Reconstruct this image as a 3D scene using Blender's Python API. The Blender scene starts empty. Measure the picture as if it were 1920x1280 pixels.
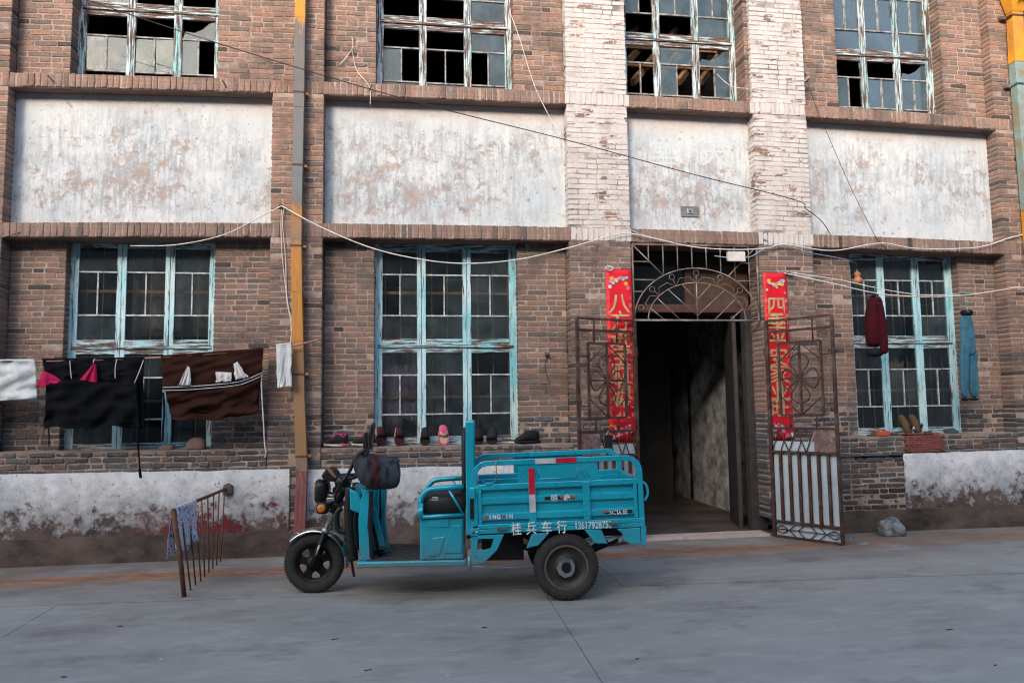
import bpy, math, random
from math import sin, cos, pi, tan, sqrt, atan2
from math import radians as rad
from mathutils import Vector, Matrix, noise as mn
rnd = random.Random(11)
S = bpy.context.scene
COL = S.collection
# ------------------------------------------------------------------ camera, sky, sun, exposure
CAM = Vector((1.53618, -8.89869, 1.65018)); YAW, PIT, ROL, FPX = .145442, .086772, -.013193, 1400.0
_f = Vector((sin(YAW)*cos(PIT), cos(YAW)*cos(PIT), sin(PIT))); _r = Vector((cos(YAW), -sin(YAW), 0)); _u = _r.cross(_f)
CR = cos(ROL)*_r + sin(ROL)*_u; CU = -sin(ROL)*_r + cos(ROL)*_u; CF = _f
cam = bpy.data.cameras.new('camera'); cam.sensor_width = 36; cam.lens = 36*FPX/1920; cam.clip_end = 1000; cam.clip_start = .05
co = bpy.data.objects.new('camera', cam); COL.objects.link(co); S.camera = co
co.matrix_world = Matrix(((CR.x, CU.x, -CF.x, CAM.x), (CR.y, CU.y, -CF.y, CAM.y), (CR.z, CU.z, -CF.z, CAM.z), (0, 0, 0, 1)))
SUN_EL, SUN_AZ = rad(24), rad(211)          # azimuth clockwise from +Y: the sun stands behind the camera, to its left
w = bpy.data.worlds.new('World'); S.world = w; w.use_nodes = True
nt = w.node_tree; bg = nt.nodes['Background']; sk = nt.nodes.new('ShaderNodeTexSky'); sk.sky_type = 'NISHITA'; sk.sun_disc = False
sk.sun_elevation = SUN_EL; sk.sun_rotation = SUN_AZ; sk.air_density = .9; sk.dust_density = 3; sk.ozone_density = .8
nt.links.new(sk.outputs[0], bg.inputs[0]); bg.inputs[1].default_value = .15
sl = bpy.data.lights.new('sun', 'SUN'); sl.energy = .5; sl.angle = rad(12); sl.color = (1, .90, .78)
so = bpy.data.objects.new('sun', sl); COL.objects.link(so)
sd = Vector((sin(SUN_AZ)*cos(SUN_EL), cos(SUN_AZ)*cos(SUN_EL), sin(SUN_EL)))
so.rotation_euler = sd.to_track_quat('Z', 'Y').to_euler(); so.location = sd*30
S.view_settings.view_transform = 'Standard'; S.view_settings.look = 'None'; S.view_settings.gamma = 1; S.view_settings.exposure = 1.83
S.render.engine = 'CYCLES'; S.cycles.use_denoising = True; S.cycles.denoising_prefilter = 'ACCURATE'; S.cycles.pixel_filter_type = 'BLACKMAN_HARRIS'; S.cycles.filter_width = 1.15; S.cycles.sample_clamp_indirect = 4; S.cycles.max_bounces = 5; S.cycles.diffuse_bounces = 3; S.cycles.use_adaptive_sampling = True; S.cycles.adaptive_threshold = .01; S.cycles.transparent_max_bounces = 12
S.cycles.caustics_reflective = False; S.cycles.caustics_refractive = False

# ------------------------------------------------------------------ helpers
def ray(px, py): return CR*((px-960)/FPX) + CU*(-(py-640)/FPX) + CF
def at(px, py, Y=0.0):
    d = ray(px, py); return CAM + d*((Y-CAM.y)/d.y)
def atz(px, py, Z=0.0):
    d = ray(px, py); return CAM + d*((Z-CAM.z)/d.z)
def sag(x, z):
    """the old wall has settled towards its ends"""
    c = -.0008*max(0, z)/1.2 if z < 1.2 else min(.0022, (z-1.9)*.0011)
    return z - c*(x-3.6)**2
def N2(x, y=0., z=0.): return mn.noise(Vector((x, y, z)))

def tag(o, label=None, cat=None, group=None, kind=None):
    if label: o['label'] = label
    if cat: o['category'] = cat
    if group: o['group'] = group
    if kind: o['kind'] = kind
    return o
def empty(name, parent=None, loc=(0, 0, 0), rz=0):
    o = bpy.data.objects.new(name, None); COL.objects.link(o); o.location = loc; o.rotation_euler = (0, 0, rz); o.parent = parent
    o.empty_display_size = .1
    return o

class MB:
    def __init__(s): s.v = []; s.f = []; s.c = []; s.m = []
    def add(s, vs, fs, col=None, mi=0):
        b = len(s.v); s.v += [tuple(v) for v in vs]
        for f in fs: s.f.append(tuple(i+b for i in f)); s.c.append(col); s.m.append(mi)
        return s
    def box(s, x0, x1, y0, y1, z0, z1, col=None, M=None):
        vs = [Vector((x, y, z)) for x in (x0, x1) for y in (y0, y1) for z in (z0, z1)]
        if M: vs = [M @ v for v in vs]
        return s.add(vs, [(0, 1, 3, 2), (4, 6, 7, 5), (0, 4, 5, 1), (2, 3, 7, 6), (0, 2, 6, 4), (1, 5, 7, 3)], col)
    def bar(s, a, b, w, h, up=(0, 0, 1)):
        a = Vector(a); b = Vector(b); d = (b-a).normalized(); up = Vector(up)
        if abs(d.dot(up)) > .99: up = Vector((0, 1, 0))
        x = d.cross(up).normalized(); z = x.cross(d)
        vs = [p + x*(i*w/2) + z*(j*h/2) for p in (a, b) for i, j in ((-1, -1), (1, -1), (1, 1), (-1, 1))]
        return s.add(vs, [(0, 1, 2, 3)[::-1], (4, 5, 6, 7), (0, 1, 5, 4), (1, 2, 6, 5), (2, 3, 7, 6), (3, 0, 4, 7)])
    def tube(s, pts, r, n=8, closed=False, flat=None):
        pts = [Vector(p) for p in pts]; k = len(pts); rs = r if isinstance(r, (list, tuple)) else [r]*k
        vs = []; px = None
        for i, p in enumerate(pts):
            if closed: t = pts[(i+1) % k]-pts[i-1]
            else: t = pts[min(i+1, k-1)]-pts[max(i-1, 0)]
            t.normalize()
            if px is None:
                ref = Vector((0, 0, 1)) if abs(t.z) < .9 else Vector((0, 1, 0)); px = t.cross(ref).normalized()
            else:
                px = (px - t*px.dot(t)); px.normalize()
            py = t.cross(px)
            for j in range(n):
                a = 2*pi*(j+.5)/n; vs.append(p + (px*cos(a)+py*sin(a)*(flat or 1))*rs[i])
        fs = [];
        for i in range(k if closed else k-1):
            i2 = (i+1) % k
            for j in range(n): fs.append((i*n+j, i*n+(j+1) % n, i2*n+(j+1) % n, i2*n+j))
        if not closed: fs += [tuple(range(n))[::-1], tuple((k-1)*n+j for j in range(n))]
        return s.add(vs, fs)
    def prism(s, poly, d0, d1, fn):
        """poly: 2-D outline; fn(a, b, d) -> point"""
        k = len(poly); vs = [fn(a, b, d0) for a, b in poly]+[fn(a, b, d1) for a, b in poly]
        fs = [tuple(range(k)), tuple(range(2*k-1, k-1, -1))]+[(i, i+k, (i+1) % k+k, (i+1) % k) for i in range(k)]
        return s.add(vs, fs)
    def lathe(s, prof, c, n=32, axis='y', a0=0, a1=2*pi):
        """prof: (radius, offset along axis)"""
        c = Vector(c); full = abs(a1-a0-2*pi) < 1e-4; m = n if full else n+1; vs = []
        for i in range(m):
            a = a0+(a1-a0)*i/n
            for r, d in prof:
                o = {'y': (r*cos(a), d, r*sin(a)), 'x': (d, r*cos(a), r*sin(a)), 'z': (r*cos(a), r*sin(a), d)}[axis]; vs.append(c+Vector(o))
        k = len(prof); fs = []
        for i in range(n):
            i2 = (i+1) % m
            for j in range(k-1): fs.append((i*k+j, i2*k+j, i2*k+j+1, i*k+j+1))
        return s.add(vs, fs)
    def loft(s, secs, n=14, caps=True):
        """secs: (centre, half vector a, half vector b[, squareness])"""
        vs = []
        for sec in secs:
            c, a, b = Vector(sec[0]), Vector(sec[1]), Vector(sec[2]); e = sec[3] if len(sec) > 3 else 1
            for j in range(n):
                t = 2*pi*j/n; ca, sa = cos(t), sin(t)
                vs.append(c + a*(abs(ca)**e*(1 if ca > 0 else -1)) + b*(abs(sa)**e*(1 if sa > 0 else -1)))
        fs = [(i*n+j, i*n+(j+1) % n, (i+1)*n+(j+1) % n, (i+1)*n+j) for i in range(len(secs)-1) for j in range(n)]
        if caps: fs += [tuple(range(n))[::-1], tuple((len(secs)-1)*n+j for j in range(n))]
        return s.add(vs, fs)
    def grid(s, fn, nu, nv):
        vs = [fn(i/nu, j/nv) for j in range(nv+1) for i in range(nu+1)]
        fs = [(j*(nu+1)+i, j*(nu+1)+i+1, (j+1)*(nu+1)+i+1, (j+1)*(nu+1)+i) for j in range(nv) for i in range(nu)]
        return s.add(vs, fs)
    def mesh(s, name, mats):
        me = bpy.data.meshes.new(name); me.from_pydata(s.v, [], s.f)
        for m in (mats if isinstance(mats, (list, tuple)) else [mats]): me.materials.append(m)
        if any(s.m): me.polygons.foreach_set('material_index', s.m)
        if any(c is not None for c in s.c):
            ca = me.color_attributes.new('Col', 'FLOAT_COLOR', 'CORNER'); buf = []
            for p, c in zip(me.polygons, s.c): buf += list((c or (.5, .5, .5))+(1,))*p.loop_total
            ca.data.foreach_set('color', buf)
        me.update(); return me
    def build(s, name, mats, parent=None, smooth=False, bevel=0, solid=0, fix=True, sub=0):
        me = s.mesh(name, mats)
        if fix:
            import bmesh
            bm = bmesh.new(); bm.from_mesh(me); bmesh.ops.recalc_face_normals(bm, faces=bm.faces); bm.to_mesh(me); bm.free()
        o = bpy.data.objects.new(name, me); COL.objects.link(o); o.parent = parent
        if smooth: me.polygons.foreach_set('use_smooth', [True]*len(me.polygons))
        if sub: m = o.modifiers.new('s', 'SUBSURF'); m.levels = m.render_levels = sub
        if solid: m = o.modifiers.new('t', 'SOLIDIFY'); m.thickness = solid; m.offset = 0
        if bevel:
            m = o.modifiers.new('b', 'BEVEL'); m.width = bevel; m.segments = 2; m.limit_method = 'ANGLE'; m.angle_limit = rad(35)
            if smooth is None: pass
        return o
def arc(cx, cy, r, a0, a1, n, ry=None):
    return [(cx+r*cos(a0+(a1-a0)*i/n), cy+(ry or r)*sin(a0+(a1-a0)*i/n)) for i in range(n+1)]
def cat_(pts, n=8):
    """smooth curve through points"""
    P = [Vector(p) for p in pts]; out = []
    for i in range(len(P)-1):
        p0, p1, p2, p3 = P[max(i-1, 0)], P[i], P[i+1], P[min(i+2, len(P)-1)]
        for k in range(n):
            t = k/n; out.append(.5*((2*p1)+(p2-p0)*t+(2*p0-5*p1+4*p2-p3)*t*t+(3*p1-p0-3*p2+p3)*t**3))
    return out+[P[-1]]
def text_obj(body, size, mat_, parent, M, name='lettering', off=0., width=None, ext=.0008, sx=1.):
    c = bpy.data.curves.new('t', 'FONT'); c.body = body; c.size = size; c.align_x = 'CENTER'; c.align_y = 'CENTER'; c.offset = off; c.extrude = ext; c.resolution_u = 3
    o = bpy.data.objects.new('t', c); COL.objects.link(o)
    me = bpy.data.meshes.new_from_object(o.evaluated_get(bpy.context.evaluated_depsgraph_get()))
    bpy.data.objects.remove(o); bpy.data.curves.remove(c)
    xs = [v.co.x for v in me.vertices]; ys = [v.co.y for v in me.vertices]
    cx, cy = (max(xs)+min(xs))/2, (max(ys)+min(ys))/2; k = width/(max(xs)-min(xs)) if width else sx
    for v in me.vertices:
        v.co = M @ Vector(((v.co.x-cx)*k, v.co.z, v.co.y-cy))
    me.materials.clear(); me.materials.append(mat_); me.name = name
    o = bpy.data.objects.new(name, me); COL.objects.link(o); o.parent = parent
    return o

# ------------------------------------------------------------------ materials
class NT:
    def __init__(s, name):
        s.m = bpy.data.materials.new(name); s.m.use_nodes = True; s.t = s.m.node_tree; s.b = s.t.nodes['Principled BSDF']; s.co = None
    def n(s, typ, **k):
        x = s.t.nodes.new(typ)
        for a, v in k.items(): setattr(x, a, v)
        return x
    def put(s, sock, v):
        if hasattr(v, 'bl_idname') or isinstance(v, bpy.types.NodeSocket): s.t.links.new(v, sock)
        elif v is not None:
            if sock.type == 'RGBA': v = (v, v, v, 1) if isinstance(v, (int, float)) else tuple(v)+((1,) if len(v) == 3 else ())
            sock.default_value = v
    def coord(s):
        if not s.co: s.co = s.n('ShaderNodeTexCoord').outputs['Object']
        return s.co
    def noise(s, scale, detail=4, rough=.6, st=None, off=None, dist=0):
        x = s.n('ShaderNodeTexNoise'); x.inputs['Scale'].default_value = scale; x.inputs['Detail'].default_value = detail; x.inputs['Roughness'].default_value = rough; x.inputs['Distortion'].default_value = dist
        c = s.coord()
        if st or off:
            mp = s.n('ShaderNodeMapping'); s.put(mp.inputs[0], c)
            if st: mp.inputs['Scale'].default_value = st
            if off: mp.inputs['Location'].default_value = off
            c = mp.outputs[0]
        s.put(x.inputs['Vector'], c); return x.outputs[0]
    def ramp(s, f, *st):
        x = s.n('ShaderNodeValToRGB'); e = x.color_ramp.elements
        while len(e) < len(st): e.new(.5)
        for q, (p, c) in zip(e, st):
            q.position = p; q.color = (c, c, c, 1) if isinstance(c, (int, float)) else tuple(c)+(1,)
        s.put(x.inputs[0], f); return x.outputs[0]
    def mix(s, f, a, b, mode='MIX'):
        x = s.n('ShaderNodeMix', data_type='RGBA', blend_type=mode); s.put(x.inputs[0], f); s.put(x.inputs[6], a); s.put(x.inputs[7], b); return x.outputs[2]
    def ma(s, op, a, b=None, c=None):
        x = s.n('ShaderNodeMath', operation=op); x.use_clamp = False
        for i, v in enumerate((a, b, c)): s.put(x.inputs[i], v)
        return x.outputs[0]
    def xyz(s):
        x = s.n('ShaderNodeSeparateXYZ'); s.put(x.inputs[0], s.coord()); return x.outputs
    def attr(s, nm='Col'): return s.n('ShaderNodeAttribute', attribute_name=nm).outputs['Color']
    def bump(s, h, st=.4, d=.01, prev=None):
        x = s.n('ShaderNodeBump'); x.inputs['Strength'].default_value = st; x.inputs['Distance'].default_value = d; s.put(x.inputs['Height'], h)
        if prev is not None: s.put(x.inputs['Normal'], prev)
        return x.outputs[0]
    def out(s, col, rough=.85, normal=None, metal=0, spec=.5, coat=0):
        b = s.b; s.put(b.inputs['Base Color'], col); s.put(b.inputs['Roughness'], rough); s.put(b.inputs['Metallic'], metal); s.put(b.inputs['Specular IOR Level'], spec)
        if coat: b.inputs['Coat Weight'].default_value = coat; b.inputs['Coat Roughness'].default_value = .15
        if normal is not None: s.put(b.inputs['Normal'], normal)
        return s.m

def m_brick(name, white=False):
    q = NT(name); c = q.attr()
    c = q.mix(1, c, q.ramp(q.noise(45, 2, .7), (.25, .62), (.75, 1.3)), 'MULTIPLY')
    st = q.ramp(q.noise(2.2, 3, .7, off=(3, 1, 8)), (.48, 0), (.68, 1)); c = q.mix(q.ma('MULTIPLY', st, .6), c, (.07, .063, .06))
    fl = q.ramp(q.noise(30, 2, .7, st=(1, 1, 2.2), off=(9, 2, 3)), (.62, 0), (.7, 1)); c = q.mix(q.ma('MULTIPLY', fl, .35), c, (.42, .36, .33))
    nb = q.noise(120, 2, .7); nm = q.bump(nb, .5, .006)
    if white:
        chip = q.ramp(q.noise(3.2, 6, .68, st=(.8, 1, 1.9), off=(.3, 5, 2.4)), (.57, 0), (.59, 1))
        fine = q.ramp(q.noise(22, 5, .7, st=(.6, 1, 1.6)), (.64, 0), (.67, 1))
        k = q.ma('MAXIMUM', chip, fine)
        wc = q.mix(q.ramp(q.noise(4, 5, .65, st=(1, 1, .5)), (.35, 0), (.7, 1)), (.53, .515, .505), (.43, .395, .38))
        wc = q.mix(q.ma('MULTIPLY', q.ramp(q.noise(3.0, 6, .75, st=(2.2, 1, .5), off=(2, 3, 1)), (.50, 0), (.66, 1)), .45), wc, (.27, .24, .225))
        c = q.mix(k, wc, c)
        nm = q.bump(q.ma('SUBTRACT', 1, k), .35, .004, nm)
    return q.out(c, .92, nm, spec=.2)
def m_mortar(name='mortar', white=False):
    q = NT(name); c = q.ramp(q.noise(14, 5, .7), (.3, (.25, .195, .165)), (.7, (.43, .34, .29)))
    if white: c = q.ramp(q.noise(9, 5, .7), (.3, (.36, .30, .28)), (.65, (.56, .51, .49)))
    c = q.mix(q.ma('MULTIPLY', q.ramp(q.noise(2.2, 3, .7, off=(3, 1, 8)), (.46, 0), (.66, 1)), .75), c, (.085, .072, .064))
    return q.out(c, .95, q.bump(q.noise(70, 2, .8), .7, .01), spec=.1)
def m_panel():
    q = NT('flaking_whitewash'); z = q.xyz()[2]
    wc = q.mix(q.ramp(q.noise(1.3, 3, .6), (.35, 0), (.7, 1)), (.56, .58, .59), (.43, .485, .525))
    zone = q.ramp(q.noise(.75, 5, .65, off=(2.2, 0, 7.3)), (.38, .28), (.60, 1.1))
    mid = q.n('ShaderNodeMapRange'); mid.interpolation_type = 'SMOOTHSTEP'; q.put(mid.inputs[0], q.ma('ABSOLUTE', q.ma('SUBTRACT', z, 4.52))); mid.inputs[1].default_value = .85; mid.inputs[2].default_value = .25; mid.inputs[3].default_value = .3
    zone = q.ma('MULTIPLY', zone, mid.outputs[0])
    streak = q.ramp(q.noise(7, 6, .78, st=(3.2, 1, .38), off=(1, 0, 4)), (.47, 0), (.60, 1))
    mott = q.ramp(q.noise(8.5, 7, .78, st=(1, 1, .75), off=(6, 0, 2)), (.47, 0), (.58, 1))
    c = q.mix(q.ma('MULTIPLY', streak, q.ma('MULTIPLY', zone, .8)), wc, (.26, .285, .32))
    c = q.mix(q.ma('MULTIPLY', mott, q.ma('MULTIPLY', zone, .78)), c, (.30, .315, .34))
    fl = q.ma('ADD', q.noise(5.2, 8, .8, off=(4.4, 0, 1.6)), q.ma('MULTIPLY', zone, .12))
    br = q.ramp(fl, (.62, 0), (.68, .85)); c = q.mix(br, c, q.ramp(q.noise(6, 4, .6), (.3, (.27, .22, .20)), (.7, (.42, .335, .30))))
    sp = q.ramp(q.noise(21, 5, .7, st=(1, 1, .7), off=(7, 7, 7)), (.62, 0), (.66, 1)); c = q.mix(q.ma('MULTIPLY', sp, .75), c, (.20, .20, .215))
    mr = q.n('ShaderNodeMapRange'); q.put(mr.inputs[0], q.ma('ADD', z, q.ma('MULTIPLY', q.ma('SUBTRACT', q.noise(2.6, 4, .6), .5), .5))); mr.inputs[1].default_value = 5.14; mr.inputs[2].default_value = 5.46
    c = q.mix(q.ma('MULTIPLY', mr.outputs[0], .6), c, (.60, .40, .33))
    return q.out(c, .9, q.bump(q.ma('SUBTRACT', q.noise(25, 5, .7), q.ma('ADD', br, q.ma('MULTIPLY', mott, .4))), .45, .008), spec=.2)
def m_plinth():
    q = NT('peeling_white_plinth'); x, y, z = q.xyz()
    wc = q.mix(q.ramp(q.noise(2.0, 5, .65), (.4, 0), (.7, 1)), (.68, .70, .72), (.47, .53, .57))
    def zr(lo, hi, amp, sc, off):
        mr = q.n('ShaderNodeMapRange'); q.put(mr.inputs[0], q.ma('ADD', z, q.ma('MULTIPLY', q.ma('SUBTRACT', q.noise(sc, 8, .78, off=off), .5), amp))); mr.inputs[1].default_value = hi; mr.inputs[2].default_value = lo; return mr.outputs[0]
    c = q.mix(q.ma('MULTIPLY', zr(.46, .96, 1.35, 5.0, (5, 5, 5)), .88), wc, (.25, .255, .265))
    gr = q.ramp(q.noise(9, 8, .75, off=(1, 2, 3)), (.56, 0), (.66, 1)); c = q.mix(q.ma('MULTIPLY', gr, .6), c, (.24, .24, .25))
    c = q.mix(zr(.36, .56, 1.9, 7.5, (0, 3, 1)), c, q.ramp(q.noise(4, 5, .7, off=(3, 3, 3)), (.35, (.05, .038, .033)), (.65, (.13, .10, .088))))
    rx = q.n('ShaderNodeMapRange'); q.put(rx.inputs[0], x); rx.inputs[1].default_value = -1.5; rx.inputs[2].default_value = -.9
    rx2 = q.n('ShaderNodeMapRange'); q.put(rx2.inputs[0], x); rx2.inputs[1].default_value = .3; rx2.inputs[2].default_value = .26
    red = q.ma('MULTIPLY', q.ma('MULTIPLY', zr(.47, .50, 1.5, 5.2, (8, 1, 6)), rx.outputs[0]), rx2.outputs[0]); rn = q.ramp(q.noise(3.1, 7, .75, st=(1, 1, .8), off=(2, 6, 4)), (.47, 0), (.53, 1)); c = q.mix(q.ma('MULTIPLY', red, rn), c, (.13, .022, .028))
    sp = q.ramp(q.noise(20, 5, .7, off=(4, 9, 2)), (.63, 0), (.66, 1)); c = q.mix(q.ma('MULTIPLY', sp, .8), c, (.14, .08, .075))
    # a daub of blue and an ochre ring of old painting
    return q.out(c, .9, q.bump(q.noise(22, 7, .75), .5, .012), spec=.2)
def m_cement(name='damp_cement', a=(.026, .020, .018), b=(.135, .105, .09), sc=2.2):
    q = NT(name); c = q.ramp(q.noise(sc, 7, .7, st=(.6, 1, 1)), (.36, a), (.66, b))
    c = q.mix(q.ma('MULTIPLY', q.ramp(q.noise(40, 4, .7), (.6, 0), (.75, 1)), .5), c, b)
    return q.out(c, .88, q.bump(q.noise(50, 6, .75), .5, .008), spec=.3)
def m_road():
    q = NT('worn_concrete'); x, y, z = q.xyz()
    c = q.ramp(q.noise(.55, 6, .62, st=(.55, 1, 1)), (.30, (.185, .183, .166)), (.70, (.292, .288, .262)))
    c = q.mix(q.ma('MULTIPLY', q.ramp(q.noise(7, 6, .75, st=(.35, 1, 1)), (.48, 0), (.70, 1)), .40), c, (.40, .395, .36))
    c = q.mix(q.ma('MULTIPLY', q.ramp(q.noise(2.4, 6, .7, st=(.5, 1, 1), off=(4, 4, 0)), (.52, 0), (.68, 1)), .6), c, (.11, .095, .085))
    c = q.mix(q.ma('MULTIPLY', q.ramp(q.noise(150, 3, .8), (.56, 0), (.70, 1)), .35), c, (.085, .078, .07))
    # rust-coloured silt in the gutter along the wall
    g = q.ma('ADD', y, q.ma('MULTIPLY', q.ma('SUBTRACT', q.noise(1.1, 6, .65, st=(1, 1, 1)), .5), .42)); g = q.ma('ADD', g, q.ma('MULTIPLY', x, -.02))
    band = q.ramp(q.ma('ADD', g, 1.4), (.30, 0), (.50, .7), (.60, 1), (.72, 1), (.80, .35), (.90, 0))
    amt = q.ramp(q.noise(.5, 4, .6, off=(1.7, 0, 0)), (.36, .45), (.56, 1)); band = q.ma('MULTIPLY', q.ma('MULTIPLY', band, amt), q.ramp(q.noise(6, 6, .75, st=(.3, 1, 1), off=(3, 8, 0)), (.36, .25), (.56, 1.25)))
    c = q.mix(band, c, q.ramp(q.noise(14, 5, .7, st=(.4, 1, 1)), (.35, (.15, .075, .045)), (.65, (.48, .17, .035))))
    near = q.ramp(q.ma('ADD', g, 2.0), (.1, 0), (.95, .8)); c = q.mix(q.ma('MULTIPLY', near, q.ramp(q.noise(1.9, 5, .7, st=(.6, 1, 1), off=(8, 1, 0)), (.38, .25), (.62, .95))), c, (.12, .088, .07))
    nm = q.bump(q.noise(90, 5, .7), .25, .004); nm = q.bump(q.noise(1.6, 5, .6), .5, .03, nm)
    return q.out(c, q.ramp(q.noise(1.2, 4, .6), (.3, .62), (.7, .85)), nm, spec=.4)
def m_paint(name, horiz=False, peel=.5, tone=(.30, .56, .64), deep=(.07, .40, .48)):
    q = NT(name); st = (.5, 3, 7) if horiz else (7, 3, .5)
    wood = q.ramp(q.noise(9, 5, .6, st=st), (.35, (.05, .03, .028)), (.65, (.15, .085, .065)))
    pc = q.mix(q.ramp(q.noise(2.4, 4, .6), (.35, 0), (.65, 1)), tone, (.50, .66, .70))
    pc = q.mix(q.ma('MULTIPLY', q.ramp(q.noise(1.1, 3, .6, off=(5, 2, 3)), (.5, 0), (.65, 1)), .7), pc, deep)
    pc = q.mix(q.ma('MULTIPLY', q.ramp(q.noise(13, 6, .7, st=st, off=(2, 2, 2)), (.5, 0), (.62, 1)), .45), pc, (.52, .57, .58))
    k = q.ramp(q.noise(6, 8, .74, st=st, off=(6, 1, 4)), (1-peel-.03, 0), (1-peel+.03, 1))
    return q.out(q.mix(k, pc, wood), q.mix(k, .55, .9), q.bump(q.ma('SUBTRACT', 1, k), .5, .003), spec=.3)
def m_glass(name, dust=.08, tint=(.30, .36, .38), refl=1.3):
    q = NT(name); t = q.t; t.nodes.remove(q.b); o = t.nodes['Material Output']
    tr = q.n('ShaderNodeBsdfTransparent'); tr.inputs[0].default_value = (.82, .88, .90, 1)
    gl = q.n('ShaderNodeBsdfGlossy'); gl.inputs['Roughness'].default_value = .03; q.put(gl.inputs['Normal'], q.bump(q.noise(1.6, 2, .5), .04, .03))
    fr = q.n('ShaderNodeFresnel'); fr.inputs[0].default_value = 1.5
    df = q.n('ShaderNodeBsdfDiffuse'); df.inputs[0].default_value = tint+(1,)
    a = q.n('ShaderNodeMixShader'); q.put(a.inputs[0], q.ma('MULTIPLY', fr.outputs[0], refl)); q.put(a.inputs[1], tr.outputs[0]); q.put(a.inputs[2], gl.outputs[0])
    b = q.n('ShaderNodeMixShader'); q.put(b.inputs[0], q.ma('MULTIPLY', q.ramp(q.noise(5, 6, .7), (.3, .3), (.75, 1.6)), dust)); q.put(b.inputs[1], a.outputs[0]); q.put(b.inputs[2], df.outputs[0])
    q.put(o.inputs[0], b.outputs[0]); return q.m
def m_plain(name, col, rough=.7, metal=0, var=.25, sc=8, bump=.2, spec=.4, coat=0, col2=None, bsc=60, bd=.004):
    q = NT(name); c2 = col2 or tuple(v*(1-var) for v in col); c1 = tuple(min(1, v*(1+var*.5)) for v in col)
    c = q.ramp(q.noise(sc, 5, .65), (.32, c2), (.68, c1))
    return q.out(c, rough, q.bump(q.noise(bsc, 4, .6), bump, bd) if bump else None, metal, spec, coat)
def m_rust(name='rusty_iron', a=(.035, .022, .02), b=(.14, .06, .035), p=(.16, .15, .15)):
    q = NT(name); c = q.ramp(q.noise(16, 6, .7), (.35, a), (.6, b)); c = q.mix(q.ramp(q.noise(5, 4, .6, off=(2, 5, 1)), (.52, 0), (.62, 1)), c, p)
    return q.out(c, .8, q.bump(q.noise(120, 4, .7), .4, .003), .2, .4)
def m_teal():
    q = NT('teal_vehicle_paint'); c = q.ramp(q.noise(2.5, 4, .6), (.3, (.004, .32, .44)), (.7, (.009, .42, .55)))
    d = q.ramp(q.noise(7, 7, .75, off=(1, 4, 2)), (.56, 0), (.72, 1)); c = q.mix(q.ma('MULTIPLY', d, .30), c, (.12, .18, .185))
    z = q.xyz()[2]; mr = q.n('ShaderNodeMapRange'); q.put(mr.inputs[0], q.ma('ADD', z, q.ma('MULTIPLY', q.ma('SUBTRACT', q.noise(5, 7, .75, off=(3, 3, 9)), .5), .9))); mr.inputs[1].default_value = .62; mr.inputs[2].default_value = .24
    c = q.mix(q.ma('MULTIPLY', mr.outputs[0], .55), c, (.16, .15, .135))
    scr = q.ramp(q.noise(11, 6, .8, st=(.35, 1, 2.5), off=(7, 1, 5)), (.60, 0), (.66, 1)); c = q.mix(q.ma('MULTIPLY', scr, .18), c, (.30, .42, .44))
    ch = q.ramp(q.noise(34, 5, .7, off=(8, 3, 3)), (.69, 0), (.705, 1)); c = q.mix(ch, c, (.09, .04, .025))
    return q.out(c, q.ramp(q.noise(6, 5, .7), (.3, .22), (.7, .42)), q.bump(q.noise(8, 3, .5), .08, .01), .25, .5, .4)
def m_cloth(name, col, var=.3, wv=140, rough=.95, sc=6):
    q = NT(name); c = q.ramp(q.noise(sc, 5, .65), (.3, tuple(v*(1-var) for v in col)), (.7, tuple(min(1, v*(1+var*.4)) for v in col)))
    nm = q.bump(q.noise(wv, 3, .6), .5, .003); nm = q.bump(q.noise(14, 4, .6), .4, .012, nm)
    return q.out(c, rough, nm, spec=.12)
BR = m_brick('fired_brick'); BRW = m_brick('whitewashed_brick', True); MO = m_mortar(); MOW = m_mortar('whitewashed_mortar', True)
PANEL = m_panel(); PLINTH = m_plinth(); BASE = m_cement(); LEDGE = m_cement('dusty_cement', (.16, .12, .10), (.30, .235, .20), 3)
LINT = m_cement('lintel_cement', (.13, .085, .07), (.24, .16, .13), 2.5); ROAD = m_road()
PV = m_paint('peeling_blue_upright', False, .43); PH = m_paint('peeling_blue_rail', True, .50)
PVU = m_paint('weathered_upright', False, .50, (.40, .50, .53), (.10, .34, .38)); PHU = m_paint('weathered_rail', True, .54, (.40, .50, .53), (.20, .40, .44))
MUN = m_plain('pale_muntin', (.40, .48, .50), .7, var=.5, sc=14, col2=(.16, .15, .15)); MUNU = m_plain('weathered_muntin', (.36, .36, .36), .8, sc=12, col2=(.07, .05, .045))
GL = m_glass('dusty_glass', .06, (.13, .18, .21), 1.4); GLS = [GL, m_glass('dustier_glass', .13, (.15, .19, .21), 1.6), m_glass('grimy_glass', .22, (.13, .17, .19), 1.2)]; GU = m_glass('grimy_upper_glass', .30, (.15, .21, .24), .65)
RUST = m_rust(); RUSTB = m_rust('rust_brown_rail', (.05, .028, .022), (.17, .075, .045), (.10, .055, .04)); OXB = m_plain('ochre_painted_bar', (.80, .36, .11), .7, var=.4)
GATE = m_rust('gate_iron', (.022, .012, .010), (.075, .034, .025), (.085, .062, .058)); GRIL = m_rust('grille_iron', (.12, .09, .08), (.24, .17, .145), (.30, .27, .26))
TEAL = m_teal(); BLK = m_plain('black_plastic', (.006, .0065, .0075), .45, bump=.1); RUB = m_plain('tyre_rubber', (.016, .016, .017), .85, var=.4, sc=20, col2=(.034, .032, .03), bump=.4)
CHR = m_plain('dull_chrome', (.55, .55, .55), .25, 1, .2, bump=.03); DKM = m_plain('dark_metal', (.014, .0145, .016), .5, .6); SIL = m_plain('silver_metal', (.42, .41, .40), .4, .8)
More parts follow.
